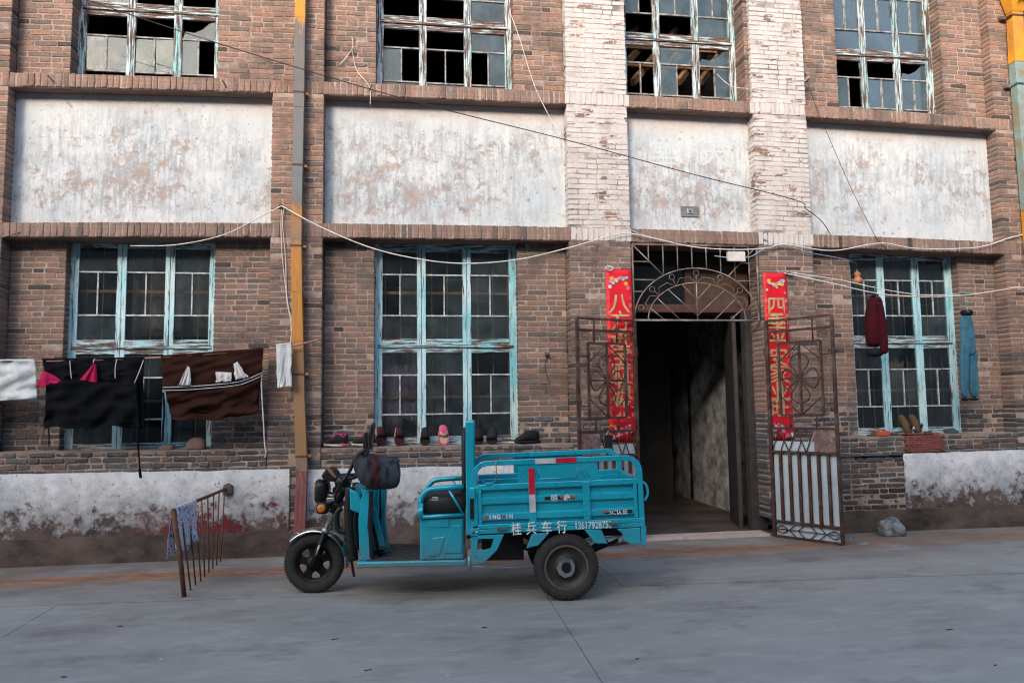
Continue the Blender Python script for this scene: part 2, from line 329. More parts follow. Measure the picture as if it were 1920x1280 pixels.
TW = m_plain('white_lettering', (.72, .74, .74), .6, var=.2, sc=30, bump=0, col2=(.35, .50, .53)); RED = m_plain('red_reflector', (.50, .008, .03), .4, bump=0); WRF = m_plain('white_reflector', (.50, .52, .53), .4, bump=0)
BLKP = m_plain('black_print', (.012, .012, .012), .5, bump=0); ORP = m_plain('orange_print', (.55, .09, .03), .5, bump=0); AMB = m_plain('amber_lens', (.55, .16, .01), .25, bump=0)
DARKIN = m_plain('shade_dark_interior', (.022, .021, .021), .95); PASSW = m_cement('stained_passage_plaster', (.13, .128, .13), (.60, .60, .61), 3.4); WOODD = m_plain('dark_door_wood', (.016, .014, .014), .7, var=.5, sc=7, col2=(.05, .047, .048))  # interior near-black: the gloom of the unlit rooms is put into the colour
WOODR = m_plain('rafter_wood', (.42, .24, .12), .8, var=.5); PLY = m_plain('brown_board', (.11, .07, .05), .75, var=.4, sc=3); FLOORT = m_plain('pale_threshold_tile', (.48, .40, .36), .6, var=.2)
WHITE = m_plain('white_cable', (.62, .60, .58), .6, var=.2); BLKC = m_plain('black_cable', (.02, .02, .022), .7); BLUC = m_plain('blue_cable', (.20, .34, .42), .6)
# ------------------------------------------------------------------ ground
g = MB(); g.add([(-60, -60, -.03), (60, -60, -.03), (60, 30, -.03), (-60, 30, -.03)], [(0, 1, 2, 3)])
GND = tag(g.build('ground', m_cement('joint_dirt', (.05, .042, .038), (.10, .085, .075))), kind='structure')
road = tag(empty('road'), kind='structure')
sa, sb = atz(0, 1137), atz(1000, 1117); sl_ = (sb.y-sa.y)/(sb.x-sa.x)
def seam(x): return sa.y+(x-sa.x)*sl_*.55
J1 = (atz(115, 1129), atz(0, 1197)); J2 = (atz(1032, 1127), atz(1130, 1280))
def jx(J, y): return J[0].x+(J[1].x-J[0].x)*(y-J[0].y)/(J[1].y-J[0].y)
G = .003
def slab(poly, z0=-.2, z1=0.):
    m = MB(); m.prism(poly, z0, z1, lambda a, b, d: (a, b, d)); return m.build('slab', ROAD, road)
yb = -14.5
def slab_between(xl0, xl1, xr0, xr1):
    """a road slab: left joint runs xl0 (at the seam) -> xl1 (far end), right joint likewise"""
    top = [(xl0+(xr0-xl0)*i/12, seam(xl0+(xr0-xl0)*i/12)-G+.004*N2(i*3.3, xl0)) for i in range(13)]
    slab([(xl1, yb), (xr1, yb)]+top[::-1])
a0 = jx(J1, seam(J1[0].x)); a1 = jx(J1, yb); b0 = jx(J2, seam(J2[0].x)); b1 = jx(J2, yb)
slab_between(-30, -30, a0-G, a1-G); slab_between(a0+G, a1+G, b0-G, b1-G); slab_between(b0+G, b1+G, b0+6.2-G, b1+6.2-G); slab_between(b0+6.2+G, b1+6.2+G, 34, 34)
for xa, xb in ((-30, -3.4), (-3.392, 3.52), (3.528, 9.9), (9.908, 34)):
    top = [(xa+(xb-xa)*i/14, seam(xa+(xb-xa)*i/14)+G+.006*N2(i*2.1, xb)) for i in range(15)]
    slab(top+[(xb, .3), (xa, .3)], z1=.004)

# ------------------------------------------------------------------ the brick building
B = tag(empty('brick_building'), 'old two storey brick building with whitewashed panels and peeling blue window frames', 'building')
PIL = [(-3.8, -2.88), (0, .6), (3.57, 4.36), (6.06, 6.807), (9.59, 10.9)]
BAY = [(-2.88, 0), (.6, 3.57), (4.36, 6.06), (6.807, 9.59)]
ZL0, ZL1, ZU0, ZU1, ZTOP, ZS = 3.685, 3.855, 5.43, 5.59, 8.4, 1.195
P = .0655
def sbox(name, mat_, x0, x1, y0, y1, z0, z1, parent=B, step=.35):
    n = max(1, int((x1-x0)/step)); m = MB(); xs = [x0+(x1-x0)*i/n for i in range(n+1)]
    vs = [];
    for x in xs: vs += [(x, y0, sag(x, z0)), (x, y1, sag(x, z0)), (x, y1, sag(x, z1)), (x, y0, sag(x, z1))]
    fs = [(0, 3, 2, 1), tuple(4*n+k for k in range(4))]
    for i in range(n):
        for k in range(4): fs.append((4*i+k, 4*i+(k+1) % 4, 4*i+4+(k+1) % 4, 4*i+4+k))
    m.add(vs, fs); return m.build(name, mat_, parent)
bricks = []      # x0,x1,z0,z1,y,depth,colour,painted,roughness
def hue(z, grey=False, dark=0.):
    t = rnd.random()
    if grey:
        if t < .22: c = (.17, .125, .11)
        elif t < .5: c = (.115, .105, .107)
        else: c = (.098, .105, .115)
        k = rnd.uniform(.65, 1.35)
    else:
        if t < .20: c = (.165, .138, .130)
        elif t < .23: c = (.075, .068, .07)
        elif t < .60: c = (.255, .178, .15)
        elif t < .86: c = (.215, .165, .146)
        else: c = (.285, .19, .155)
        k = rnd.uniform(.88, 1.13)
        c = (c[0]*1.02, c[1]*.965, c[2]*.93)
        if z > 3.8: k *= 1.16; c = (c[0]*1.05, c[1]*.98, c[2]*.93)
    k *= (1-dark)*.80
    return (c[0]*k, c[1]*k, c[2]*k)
def courses(x0, x1, z0, z1, y, depth, painted=None, grey=None, ph=0):
    k = 0; k0 = math.floor((z0-ZS)/P+.5)
    while True:
        za = ZS+(k0+k)*P; zb = za+P
        if za < z0-.03: k += 1; continue
        if zb > z1+.02: break
        if z1-zb < .02: zb = z1
        gr = grey(za) if grey else False
        seq = []; x = x0; odd = (k0+k+ph) % 2
        x += 0; i = odd
        first = True
        while x < x1-.02:
            L = .25 if i % 2 == 0 else .125
            if rnd.random() < .1: L = .375-L
            if first and odd and rnd.random() < .3: L = .19
            L += rnd.uniform(-.012, .012); first = False
            if x+L > x1-.06: L = x1-x
            seq.append((x, min(x+L, x1))); x += L; i += 1
        for a, b in seq:
            if b-a > .3: 
                mid = (a+b)/2; parts = [(a, mid), (mid, b)]
            else: parts = [(a, b)]
            for p, q in parts:
                j = .0058 if not gr else rnd.uniform(.005, .009)
                rough = 1 if gr or rnd.random() < .16 else 0
                dk = .45 if gr and za < .6 and 6.8 < p < 8 else 0
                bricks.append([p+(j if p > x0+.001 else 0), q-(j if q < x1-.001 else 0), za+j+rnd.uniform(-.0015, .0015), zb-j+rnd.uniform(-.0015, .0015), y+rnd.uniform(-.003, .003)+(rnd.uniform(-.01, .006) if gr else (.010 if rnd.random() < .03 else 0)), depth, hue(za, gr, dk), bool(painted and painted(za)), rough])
        k += 1
grey_low = lambda z: z < 1.47+.1*rnd.random()
def core(x0, x1, z0, z1, y, depth, white=False):
    sbox('mortar_bed', MOW if white else MO, x0+.007, x1-.007, y+.0045, y+depth-.01, z0, z1)
for i, (a, b) in enumerate(PIL):
    wh = i in (2, 3); d = .45 if wh else .26
    lo = {0: .9, 1: .25, 2: .0, 3: .22, 4: .9}[i]
    courses(a, b, lo, ZL0, 0, d if i != 3 else .30, grey=grey_low, ph=i); core(a, b, lo, ZL0, 0, d if i != 3 else .30)
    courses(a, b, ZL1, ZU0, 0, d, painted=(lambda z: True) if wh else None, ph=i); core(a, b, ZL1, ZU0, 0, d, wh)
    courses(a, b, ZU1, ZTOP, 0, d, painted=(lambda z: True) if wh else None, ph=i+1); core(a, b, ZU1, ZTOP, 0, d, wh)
LOWW = {0: (-2.285, -.66), 1: (1.195, 2.945), 3: (7.445, 9.035)}
UPW = {0: (-2.30, -.665), 1: (1.21, 2.925), 2: (4.40, 6.0), 3: (7.375, 8.95)}
for i, (a, b) in enumerate(BAY):
    if i in LOWW:
        L, R_ = LOWW[i]
        for p, q in ((a, L), (R_, b)): courses(p, q, ZS, ZL0, .2, .22, grey=grey_low, ph=i); core(p, q, ZS, ZL0, .2, .22)
        courses(a, b, .95, ZS-.005, -.004, .14, grey=lambda z: True, ph=1); core(a, b, .9, ZS-.02, 0, .14)
    L, R_ = UPW[i]
    for p, q in ((a, L), (R_, b)):
        if q-p > .05:
            yy = .14 if i != 2 else .06; courses(p, q, ZU1, ZTOP, yy, .3, ph=i); core(p, q, ZU1, ZTOP, yy, .3)
courses(6.807, 7.93, .25, .96, .0, .14, grey=lambda z: True); core(6.807, 7.93, .2, .96, 0, .14)
# soldier bands (bricks on end), flush with the pilasters
soldiers = []
for z0, z1 in ((ZL0, ZL1), (ZU0, ZU1)):
    x = -3.8
    while x < 10.85:
        wd = .07+rnd.uniform(-.006, .006); pnt = any(PIL[k][0]-.01 <= x+wd/2 <= PIL[k][1]+.01 for k in (2, 3))
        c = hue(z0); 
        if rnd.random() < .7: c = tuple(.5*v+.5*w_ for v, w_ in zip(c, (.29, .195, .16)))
        soldiers.append([x+.004, x+wd-.004, z0+rnd.uniform(0, .004), z1-rnd.uniform(0, .004), rnd.uniform(-.008, .004), .25, c, pnt, 1 if rnd.random() < .75 else 0]); x += wd
    for a, b in PIL+BAY:
        core(a-.012, b+.012, z0+.004, z1-.004, 0, .24, (a, b) in PIL[2:4])
def brick_geo(m, x0, x1, z0, z1, y, depth, col, painted, rough, ox=0, oz=0):
    j = .0014 if not rough else .005; r = rnd.uniform; h = z1-z0; n = 3
    ol = [(x0+(x1-x0)*t, z0) for t in (0.03, .35, .68, .97)]+[(x1, z0+.3*h), (x1, z1-.3*h)]+[(x1-(x1-x0)*t, z1) for t in (.03, .35, .68, .97)]+[(x0, z1-.3*h), (x0, z0+.3*h)]
    ol = [(a+r(-j, j), b+r(-j, j)) for a, b in ol]; cx, cz = (x0+x1)/2, (z0+z1)/2; c = .0035 if not rough else .007
    tl = r(-.002, .002) if not rough else r(-.006, .006)
    vs = []
    for a, b in ol:
        a2 = a+(c if a < cx else -c)*(1 if abs(a-cx) > .3*(x1-x0) else .2); b2 = b+(c if b < cz else -c)
        vs.append((a2-ox, y+tl*(a-cx)/(x1-x0)+r(-.0008, .0008), sag(a2, b2)-oz))
    for a, b in ol: vs.append((a-ox, y+c*1.1, sag(a, b)-oz))
    for a, b in ol: vs.append((a-ox, y+depth, sag(a, b)-oz))
    k = len(ol); fs = [tuple(range(k))]+[(i+k, (i+1) % k+k, (i+1) % k, i) for i in range(k)]+[(i+2*k, (i+1) % k+2*k, (i+1) % k+k, i+k) for i in range(k)]
    m.add(vs, fs, col, 1 if painted else 0)
def shown(bk):
    x, z = (bk[0]+bk[1])/2, (bk[2]+bk[3])/2; v = Vector((x, bk[4], z))-CAM; d = v.dot(CF); px = 960+FPX*v.dot(CR)/d; py = 640-FPX*v.dot(CU)/d
    if not (8 < px < 1912 and 6 < py < 1274): return 0
    if 80 < px < 500 and 660 < py < 800: return 0
    if 545 < px < 578 or (640 < px < 1210 and py > 850): return 0
    return (bk[1]-bk[0])*(bk[3]-bk[2])/d**2
def lay(lst, name, limit):
    order = sorted(range(len(lst)), key=lambda i: -shown(lst[i])); top = set(i for i in order[:limit] if shown(lst[i]) > 0); rest = MB()
    for i, bk in enumerate(lst):
        if i in top:
            m = MB(); brick_geo(m, *bk, ox=bk[0], oz=bk[2]); me = m.mesh(name, [BRW if bk[7] else BR]); me.polygons.foreach_set('material_index', [0]*len(me.polygons))
            o = bpy.data.objects.new(name, me); COL.objects.link(o); o.location = (bk[0], 0, bk[2]); o.parent = B
        else: brick_geo(rest, *bk)
    o = rest.build('remaining_'+name+'s', [BR, BRW], B, fix=False); o['kind'] = 'stuff'
lay(bricks, 'brick', 300); lay(soldiers, 'soldier_brick', 290)

# whitewashed panels, lintel soffits, ledges, plinth
for i, (a, b) in enumerate(BAY):
    sbox('plaster_panel', PANEL, a-.02, b+.02, .18, .42, ZL1-.03, ZU0+.03)
    sbox('lintel', LINT, a, b, .012, .46, ZU0-.006, ZU1-.02)
    sbox('lintel', LINT, a, b, .012, .5, ZL0-.006, ZL1-.02)
    if i != 2:
        m = MB(); n = 60
        fr = [(a+.001+(b-a-.002)*k/n, -.004+.014*N2(k*.7, i*9.)) for k in range(n+1)]
        top = []
        def lz(x, y): return sag(x, ZS)+.006*N2(x*5, y*6, i)+.003*N2(x*19, y*17, i)
        ys = [0, .08, .16, .25, .38]
        vs = [(x, (y0 if q == 0 else y0*0+ys[q]), lz(x, ys[q])-(.006 if q == 0 else 0)) for (x, y0) in fr for q in range(5)]
        vs += [(x, y0+.002, sag(x, ZS)-.045) for (x, y0) in fr]
        fs = [(k*5+q, (k+1)*5+q, (k+1)*5+q+1, k*5+q+1) for k in range(n) for q in range(4)]+[((n+1)*5+k, (n+1)*5+k+1, (k+1)*5, k*5) for k in range(n)]
        m.add(vs, fs); m.build('sill_ledge', LEDGE, B)
def ragged(name, mat_, x0, x1, z0, z1, y0, y1, amp, seed, sc=3., side=.006):
    n = int((x1-x0)/.04); top = [(x0+(x1-x0)*i/n, sag(x0+(x1-x0)*i/n, z1)+amp*(N2(i*.04*sc, seed)+.4*N2(i*.3, seed+3))) for i in range(n+1)]
    nz = 14; rs = [(x1+side*N2(i*.8, seed+5), z1-(z1-z0)*i/nz) for i in range(1, nz)]; ls = [(x0+side*N2(i*.8, seed+7), z0+(z1-z0)*i/nz) for i in range(1, nz)]
    m = MB(); m.prism(top+rs+[(x1, z0), (x0, z0)]+ls, y0, y1, lambda a, b, d: (a, d, b)); return m.build(name, mat_, B)
ragged('whitewashed_plinth', PLINTH, -3.8, .255, .2, .967, -.018, .06, .014, 1.); ragged('whitewashed_plinth', PLINTH, .375, 3.9, .2, .957, -.018, .06, .014, 2.)
ragged('whitewashed_plinth', PLINTH, 7.92, 10.9, .2, .967, -.018, .06, .014, 3., side=.03)
ragged('cement_base', BASE, -3.8, 4.34, -.1, .285, -.034, .06, .02, 4.); ragged('cement_base', BASE, 6.14, 10.9, -.1, .275, -.034, .06, .02, 5.)

# ------------------------------------------------------------------ interior shell
def part(name, mat_, parent=B, **k):
    m = MB(); m.box(*k['b']); return m.build(name, mat_, parent, bevel=k.get('bevel', 0))
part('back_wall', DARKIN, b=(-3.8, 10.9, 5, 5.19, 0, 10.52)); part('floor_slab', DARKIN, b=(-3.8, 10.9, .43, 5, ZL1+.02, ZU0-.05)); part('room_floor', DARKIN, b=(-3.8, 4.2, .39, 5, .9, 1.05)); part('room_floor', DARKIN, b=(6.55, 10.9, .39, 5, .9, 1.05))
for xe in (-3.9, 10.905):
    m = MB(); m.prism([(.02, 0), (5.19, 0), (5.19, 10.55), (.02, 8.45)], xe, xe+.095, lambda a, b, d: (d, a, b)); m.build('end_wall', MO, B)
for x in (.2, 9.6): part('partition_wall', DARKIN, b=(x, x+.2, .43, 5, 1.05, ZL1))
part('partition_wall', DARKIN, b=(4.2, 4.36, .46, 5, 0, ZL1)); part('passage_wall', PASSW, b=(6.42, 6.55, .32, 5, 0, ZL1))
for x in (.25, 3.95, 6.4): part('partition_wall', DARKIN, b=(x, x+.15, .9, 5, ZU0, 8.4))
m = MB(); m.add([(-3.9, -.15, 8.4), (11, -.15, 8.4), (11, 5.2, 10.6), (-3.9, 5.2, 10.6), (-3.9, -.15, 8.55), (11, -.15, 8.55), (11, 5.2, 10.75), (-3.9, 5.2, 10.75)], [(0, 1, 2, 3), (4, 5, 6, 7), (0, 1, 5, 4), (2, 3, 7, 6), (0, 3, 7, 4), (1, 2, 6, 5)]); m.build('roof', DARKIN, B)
for i in range(7):       # roof timbers seen through the broken window over the door
    x = 4.3+i*.34; m = MB(); m.bar((x-.55, 1.0, 6.15+.02*i), (x+.75, 2.6, 7.9), .07, .09); m.build('rafter', WOODR, B)
for z, y in ((6.6, 1.25), (7.15, 1.8)): m = MB(); m.bar((4.1, y, z), (6.4, y, z), .07, .07); m.build('rafter', WOODR, B)

# passage behind the door
DARKP = m_plain('shade_dark_passage_plaster', (.05, .048, .047), .95, sc=3)  # back wall plaster darkened to paint in the passage's shade
xo0, xo1 = at(1262, 900, 3.4).x, at(1300, 900, 3.4).x
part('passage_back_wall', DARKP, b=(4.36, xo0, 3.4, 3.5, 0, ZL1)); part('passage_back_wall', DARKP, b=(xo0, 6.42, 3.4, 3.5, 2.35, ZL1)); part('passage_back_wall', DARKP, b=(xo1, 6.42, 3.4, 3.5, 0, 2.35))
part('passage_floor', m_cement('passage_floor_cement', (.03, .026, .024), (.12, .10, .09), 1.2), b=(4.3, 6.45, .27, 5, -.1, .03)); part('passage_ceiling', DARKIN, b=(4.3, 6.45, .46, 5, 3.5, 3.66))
for i in range(3):
    xa = 4.362+i*.566; part('threshold_tile', FLOORT, b=(xa, xa+.562, .0-.03*0, .268, -.1, .034+.002*i), bevel=.004)
xj0, xj1 = at(1400, 800, .36).x, at(1416, 800, .36).x
DF = empty('door_frame', B)
part('jamb', WOODD, DF, b=(xj0, xj1+.1, .305, .43, .03, 2.86), bevel=.006); part('jamb', WOODD, DF, b=(4.37, 4.5, .305, .43, .03, 2.86), bevel=.006)
part('transom_beam', m_plain('dull_red_beam', (.10, .045, .042), .7), DF, b=(4.37, xj1+.1, .50, .62, 2.862, 2.97), bevel=.006)
part('transom_post', m_plain('dull_red_post', (.07, .035, .033), .7), DF, b=(at(1284, 540, .52).x, at(1297, 540, .52).x, .505, .60, 2.972, 3.66))
xb0, xb1 = at(1298, 540, .54).x, at(1402, 540, .54).x
for i in range(4):
    part('board', PLY, DF, b=(xb0+(xb1-xb0)*i/4+.002, xb0+(xb1-xb0)*(i+1)/4-.002, .535+.002*(i % 2), .56, 2.975, 3.655))
part('pane', GL, DF, b=(4.38, at(1283, 540, .53).x, .55, .554, 2.975, 3.655))
m = MB(); m.box(0, .05, 0, .78, .035, 2.82); dl = m.build('door_leaf', WOODD, B, bevel=.004); dl.location = (xj0-.115, .44, 0); dl.rotation_euler = (0, 0, rad(-16))

# ------------------------------------------------------------------ windows
def window(xs, z0, zt, z1, Y=.335, upper=False, miss=None, bars=False):
    cx = (xs[0]+xs[3])/2; dz = sag(cx, (z0+z1)/2)-(z0+z1)/2; W = empty('window', B); W.location.z = dz
    v, h, mu, gl = (PVU, PHU, MUNU, GU) if upper else (PV, PH, MUN, GL)
    def pc(n, mt, x0, x1, y0, y1, a, b, bev=.003): m = MB(); m.box(x0, x1, y0, y1, a, b); return m.build(n, mt, W, bevel=bev)
    L, R_ = xs[0], xs[3]; e = .035
    pc('frame_stile', v, L-.012, L+e, Y-.012, Y+.09, z0, z1); pc('frame_stile', v, R_-e, R_+.012, Y-.012, Y+.09, z0, z1)
    pc('frame_head', h, L+e+.001, R_-e-.001, Y-.010, Y+.09, z1-.045, z1); pc('frame_sill', h, L+e+.001, R_-e-.001, Y-.014, Y+.09, z0, z0+.04); pc('frame_transom', h, L+e+.001, R_-e-.001, Y-.016, Y+.09, zt-.018, zt+.018)
    for k in range(3):
        xa = xs[k]+(e if k == 0 else .003); xb = xs[k+1]-(e if k == 2 else .003)
        for row, (za, zb) in enumerate(((z0+.042, zt-.020), (zt+.020, z1-.047))):
            H_ = zb-za; st = .05 if not upper else .045; rt, rb = (.062, .06) if row == 0 else (.05, .07); o = Y+rnd.uniform(-.004, .004)
            pc('sash_stile', v, xa, xa+st, o, o+.045, za, zb); pc('sash_stile', v, xb-st, xb, o, o+.045, za, zb)
            pc('sash_rail', h, xa+st+.0005, xb-st-.0005, o+.002, o+.043, zb-rt, zb); pc('sash_rail', h, xa+st+.0005, xb-st-.0005, o+.002, o+.043, za, za+rb)
            pa, pb = xa+st, xb-st; qa, qb = za+rb, zb-rt; hh = qb-qa; t1, t2 = qa+hh*.265, qa+hh*.735; xm = (pa+pb)/2; mw = .009
            ms = (miss or {}).get((k, row), '')
            pc('muntin', mu, pa, pb, o+.006, o+.034, t1-mw, t1+mw, 0); pc('muntin', mu, pa, pb, o+.006, o+.034, t2-mw, t2+mw, 0); pc('muntin', mu, xm-mw*.9, xm+mw*.9, o+.007, o+.033, t1+mw+.0005, t2-mw-.0005, 0)
            for key, (a, b, c, d) in {'t': (pa, pb, t2+mw, qb), 'l': (pa, xm-mw, t1+mw, t2-mw), 'r': (xm+mw, pb, t1+mw, t2-mw), 'b': (pa, pb, qa, t1-mw)}.items():
                if key in ms: continue
                m = MB(); yy = o+.02; tw = rnd.uniform(-.004, .004); tz = rnd.uniform(-.004, .004)
                if key.upper() in ms:      # broken pane: a shard is left
                    pl = [(a, c), (b, c), (b, d), (a+(b-a)*.82, d-.1*(d-c)), (a+(b-a)*.6, c+.55*(d-c)), (a+(b-a)*.35, c+.35*(d-c)), (a+(b-a)*.1, c+.42*(d-c))]
                    m.prism(pl, yy, yy+.003, lambda p, q, s: (p, s, q))
                else: m.add([(a, yy-tw-tz, c), (b, yy+tw-tz, c), (b, yy+tw+tz, d), (a, yy-tw+tz, d), (a, yy+.003-tw-tz, c), (b, yy+.003+tw-tz, c), (b, yy+.003+tw+tz, d), (a, yy+.003-tw+tz, d)], [(0, 1, 2, 3), (7, 6, 5, 4), (0, 4, 5, 1), (1, 5, 6, 2), (2, 6, 7, 3), (3, 7, 4, 0)])
                m.build('pane', gl if upper else GLS[rnd.choice((0, 0, 1, 1, 2))], W)
    if bars:
        yb_ = Y+.17
        for z in ((z0+zt)/2-.02, (zt+z1)/2+.05): pc('security_bar', OXB, L, R_, yb_, yb_+.008, z-.017, z+.017, 0)
        n = 9
        for k in range(n):
            x = L+(R_-L)*(k+.6)/n; m = MB(); m.tube([(x, yb_+.016, z0), (x, yb_+.016, z1)], .0065, 6); m.build('security_bar', OXB, W)
    return W
window([-2.287, -1.731, -1.193, -.665], ZS+.005, 2.41, 3.68, bars=True)
window([1.2, 1.763, 2.324, 2.943], ZS+.005, 2.405, 3.68, bars=True)
window([7.45, 7.977, 8.499, 9.03], ZS+.02, 2.46, 3.68, bars=True)
UZ0, UZT, UZ1 = 5.40, 6.50, 7.75
window([-2.30, -1.715, -1.178, -.667], UZ0+.03, UZT+.05, UZ1, upper=True, miss={(0, 0): 'tb', (1, 0): 'tb', (2, 0): 'Trb', (1, 1): 'b', (2, 1): 'b'})
window([1.213, 1.789, 2.362, 2.924], UZ0+.02, UZT+.05, UZ1, upper=True, miss={(0, 0): 'tr', (1, 0): 'tlr', (2, 0): 'l', (0, 1): 'b', (1, 1): 'b'})
window([4.40, 4.90, 5.447, 6.0], UZ0+.02, UZT+.02, UZ1, upper=True, miss={(0, 0): 'tlr', (1, 0): 'r', (2, 0): 'lT', (0, 1): 'rb', (1, 1): 'b'})
window([7.39, 7.908, 8.422, 8.945], UZ0+.02, UZT+.02, UZ1, upper=True, miss={(0, 0): 'tr', (1, 0): 't', (2, 0): 'T'})

# small fixtures of the wall
vp = at(1293, 397, .18); V = empty('wall_vent', B)
m = MB(); m.box(vp.x-.12, vp.x+.12, .165, .2, vp.z-.07, vp.z+.07); m.build('vent_block', m_cement('grey_block', (.10, .11, .12), (.22, .23, .25), 8), V, bevel=.006)
m = MB(); m.box(vp.x-.04, vp.x+.045, .155, .164, vp.z-.03, vp.z+.035); m.build('latch_plate', SIL, V, bevel=.003)
m = MB(); m.lathe([(0, -.003), (.012, -.003), (.012, .004)], (vp.x, .155, vp.z), 10); m.build('keyhole', BLK, V)
FAINT = m_plain('faded_blue_paint', (.46, .53, .55), .9, var=.1, sc=9, col2=(.48, .50, .51), bump=0)
for ch, px, py in (('堂', 1243, 283), ('天', 1340, 288)):
    p = at(px, py, .18); text_obj(ch, .40, FAINT, B, Matrix.Translation((p.x, .1785, p.z)), name='faded_character', ext=.0004)

# wrought grille over the door
GR = empty('transom_grille', B); gx0, gx1, gz0, gz1 = 4.385, 6.045, 2.70, 3.66; gc = (gx0+gx1)/2; GY = .03
def gbar(pts, r, n=6, name='grille_bar', mt=GRIL): m = MB(); m.tube([(x, GY, z) for x, z in pts], r, n); return m.build(name, mt, GR, smooth=True)
for a, b in (((gx0, gz0), (gx1, gz0)), ((gx0, gz1), (gx1, gz1))): gbar([a, b], .017, 4, 'grille_rail')
gbar([(gx0, gz0), (gx0, gz1)], .015, 4, 'grille_post'); gbar([(gx1, gz0), (gx1, gz1)], .015, 4, 'grille_post')
A1, B1, A2, B2 = .825, .665, .645, .48
gbar(arc(gc, gz0, A1, pi, 0, 40, B1), .009, 6, 'grille_arch'); gbar(arc(gc, gz0, A2, pi, 0, 36, B2), .008, 6, 'grille_arch')
def ell(x): return gz0+B1*sqrt(max(0, 1-((x-gc)/A1)**2))
for i in range(8):
    x = gx0+(gx1-gx0)*(i+1.1)/8.7
    if abs(x-gx0) < .22: gbar([(x, gz1), (x, gz1-.2)], .008)
    else: gbar([(x, gz1), (x, ell(x))], .008)
for s in (1, -1):
    e_ = gx0 if s > 0 else gx1
    k = .40; gbar([(e_, gz1), (e_+s*k, ell(e_+s*k)+.0)], .008)
    for z, L in ((gz1-.22, .22), (gz0+.51, .28), (gz0+.36, .13)): gbar([(e_, z), (e_+s*L, z)], .008)
    # fan of slanting bars
    for q in (.0, .22, .43):
        x2 = gc+s*(q) if q else gc; zz = gz0+(.06 if q == 0 else 0)
        ang = {0.: 1.0, .22: .66, .43: .34}[q]; gbar([(x2, zz), (gc+s*A2*cos(ang*.95), gz0+B2*sin(ang*.95))], .0075)
    gbar([(gc, gz0+.26), (gc+s*A2*cos(1.27), gz0+B2*sin(1.27))], .0075)
gbar([(gc, gz0), (gc, gz0+B2)], .008)
for i in range(7):
    a = pi*(i+.62)/7.24; r1 = (gc+A2*cos(a), gz0+B2*sin(a)); rm = .8; c_ = (gc+(A1-.05)*.985*cos(a), gz0+(B1-.05)*.985*sin(a))
    gbar([r1, (c_[0]-.034*cos(a), c_[1]-.034*sin(a))], .0045, 5); m = MB(); m.tube([(c_[0]+.034*cos(t*pi/8), GY, c_[1]+.034*sin(t*pi/8)) for t in range(16)], .0042, 5, closed=True); m.build('grille_ring', GRIL, GR, smooth=True)
    if i < 6:
        a2 = pi*(i+1.62)/7.24; am = (a+a2)/2; gbar([r1, (gc+(A2+.09)*cos(am-.09), gz0+(B2+.08)*sin(am-.09)), (gc+(A2+.09)*cos(am+.09), gz0+(B2+.08)*sin(am+.09)), (gc+A2*cos(a2), gz0+B2*sin(a2))], .004, 5)
# building that stands across the street behind the camera and shades the lower storey
OB = tag(empty('street_building'), 'long plain building across the street from the brick facade', 'building'); OM = m_plain('grey_render', (.16, .145, .135), .9, sc=1.2)
m = MB(); m.box(-34, 34, -24, -17, 0, 11.3); m.build('wall', OM, OB); m = MB(); m.box(-34.3, 34.3, -24.3, -16.7, 11.3, 11.5); m.build('roof', OM, OB)
wm = MB(); wm.box(-.7, .7, -.03, .03, 0, 1.5); wme = wm.mesh('window', m_plain('dark_window', (.03, .035, .04), .2, bump=0))
for i in range(16):
    for z in (1.1, 4.6, 8.1): o = bpy.data.objects.new('window', wme); COL.objects.link(o); o.parent = OB; o.location = (-30+4*i, -16.99, z)
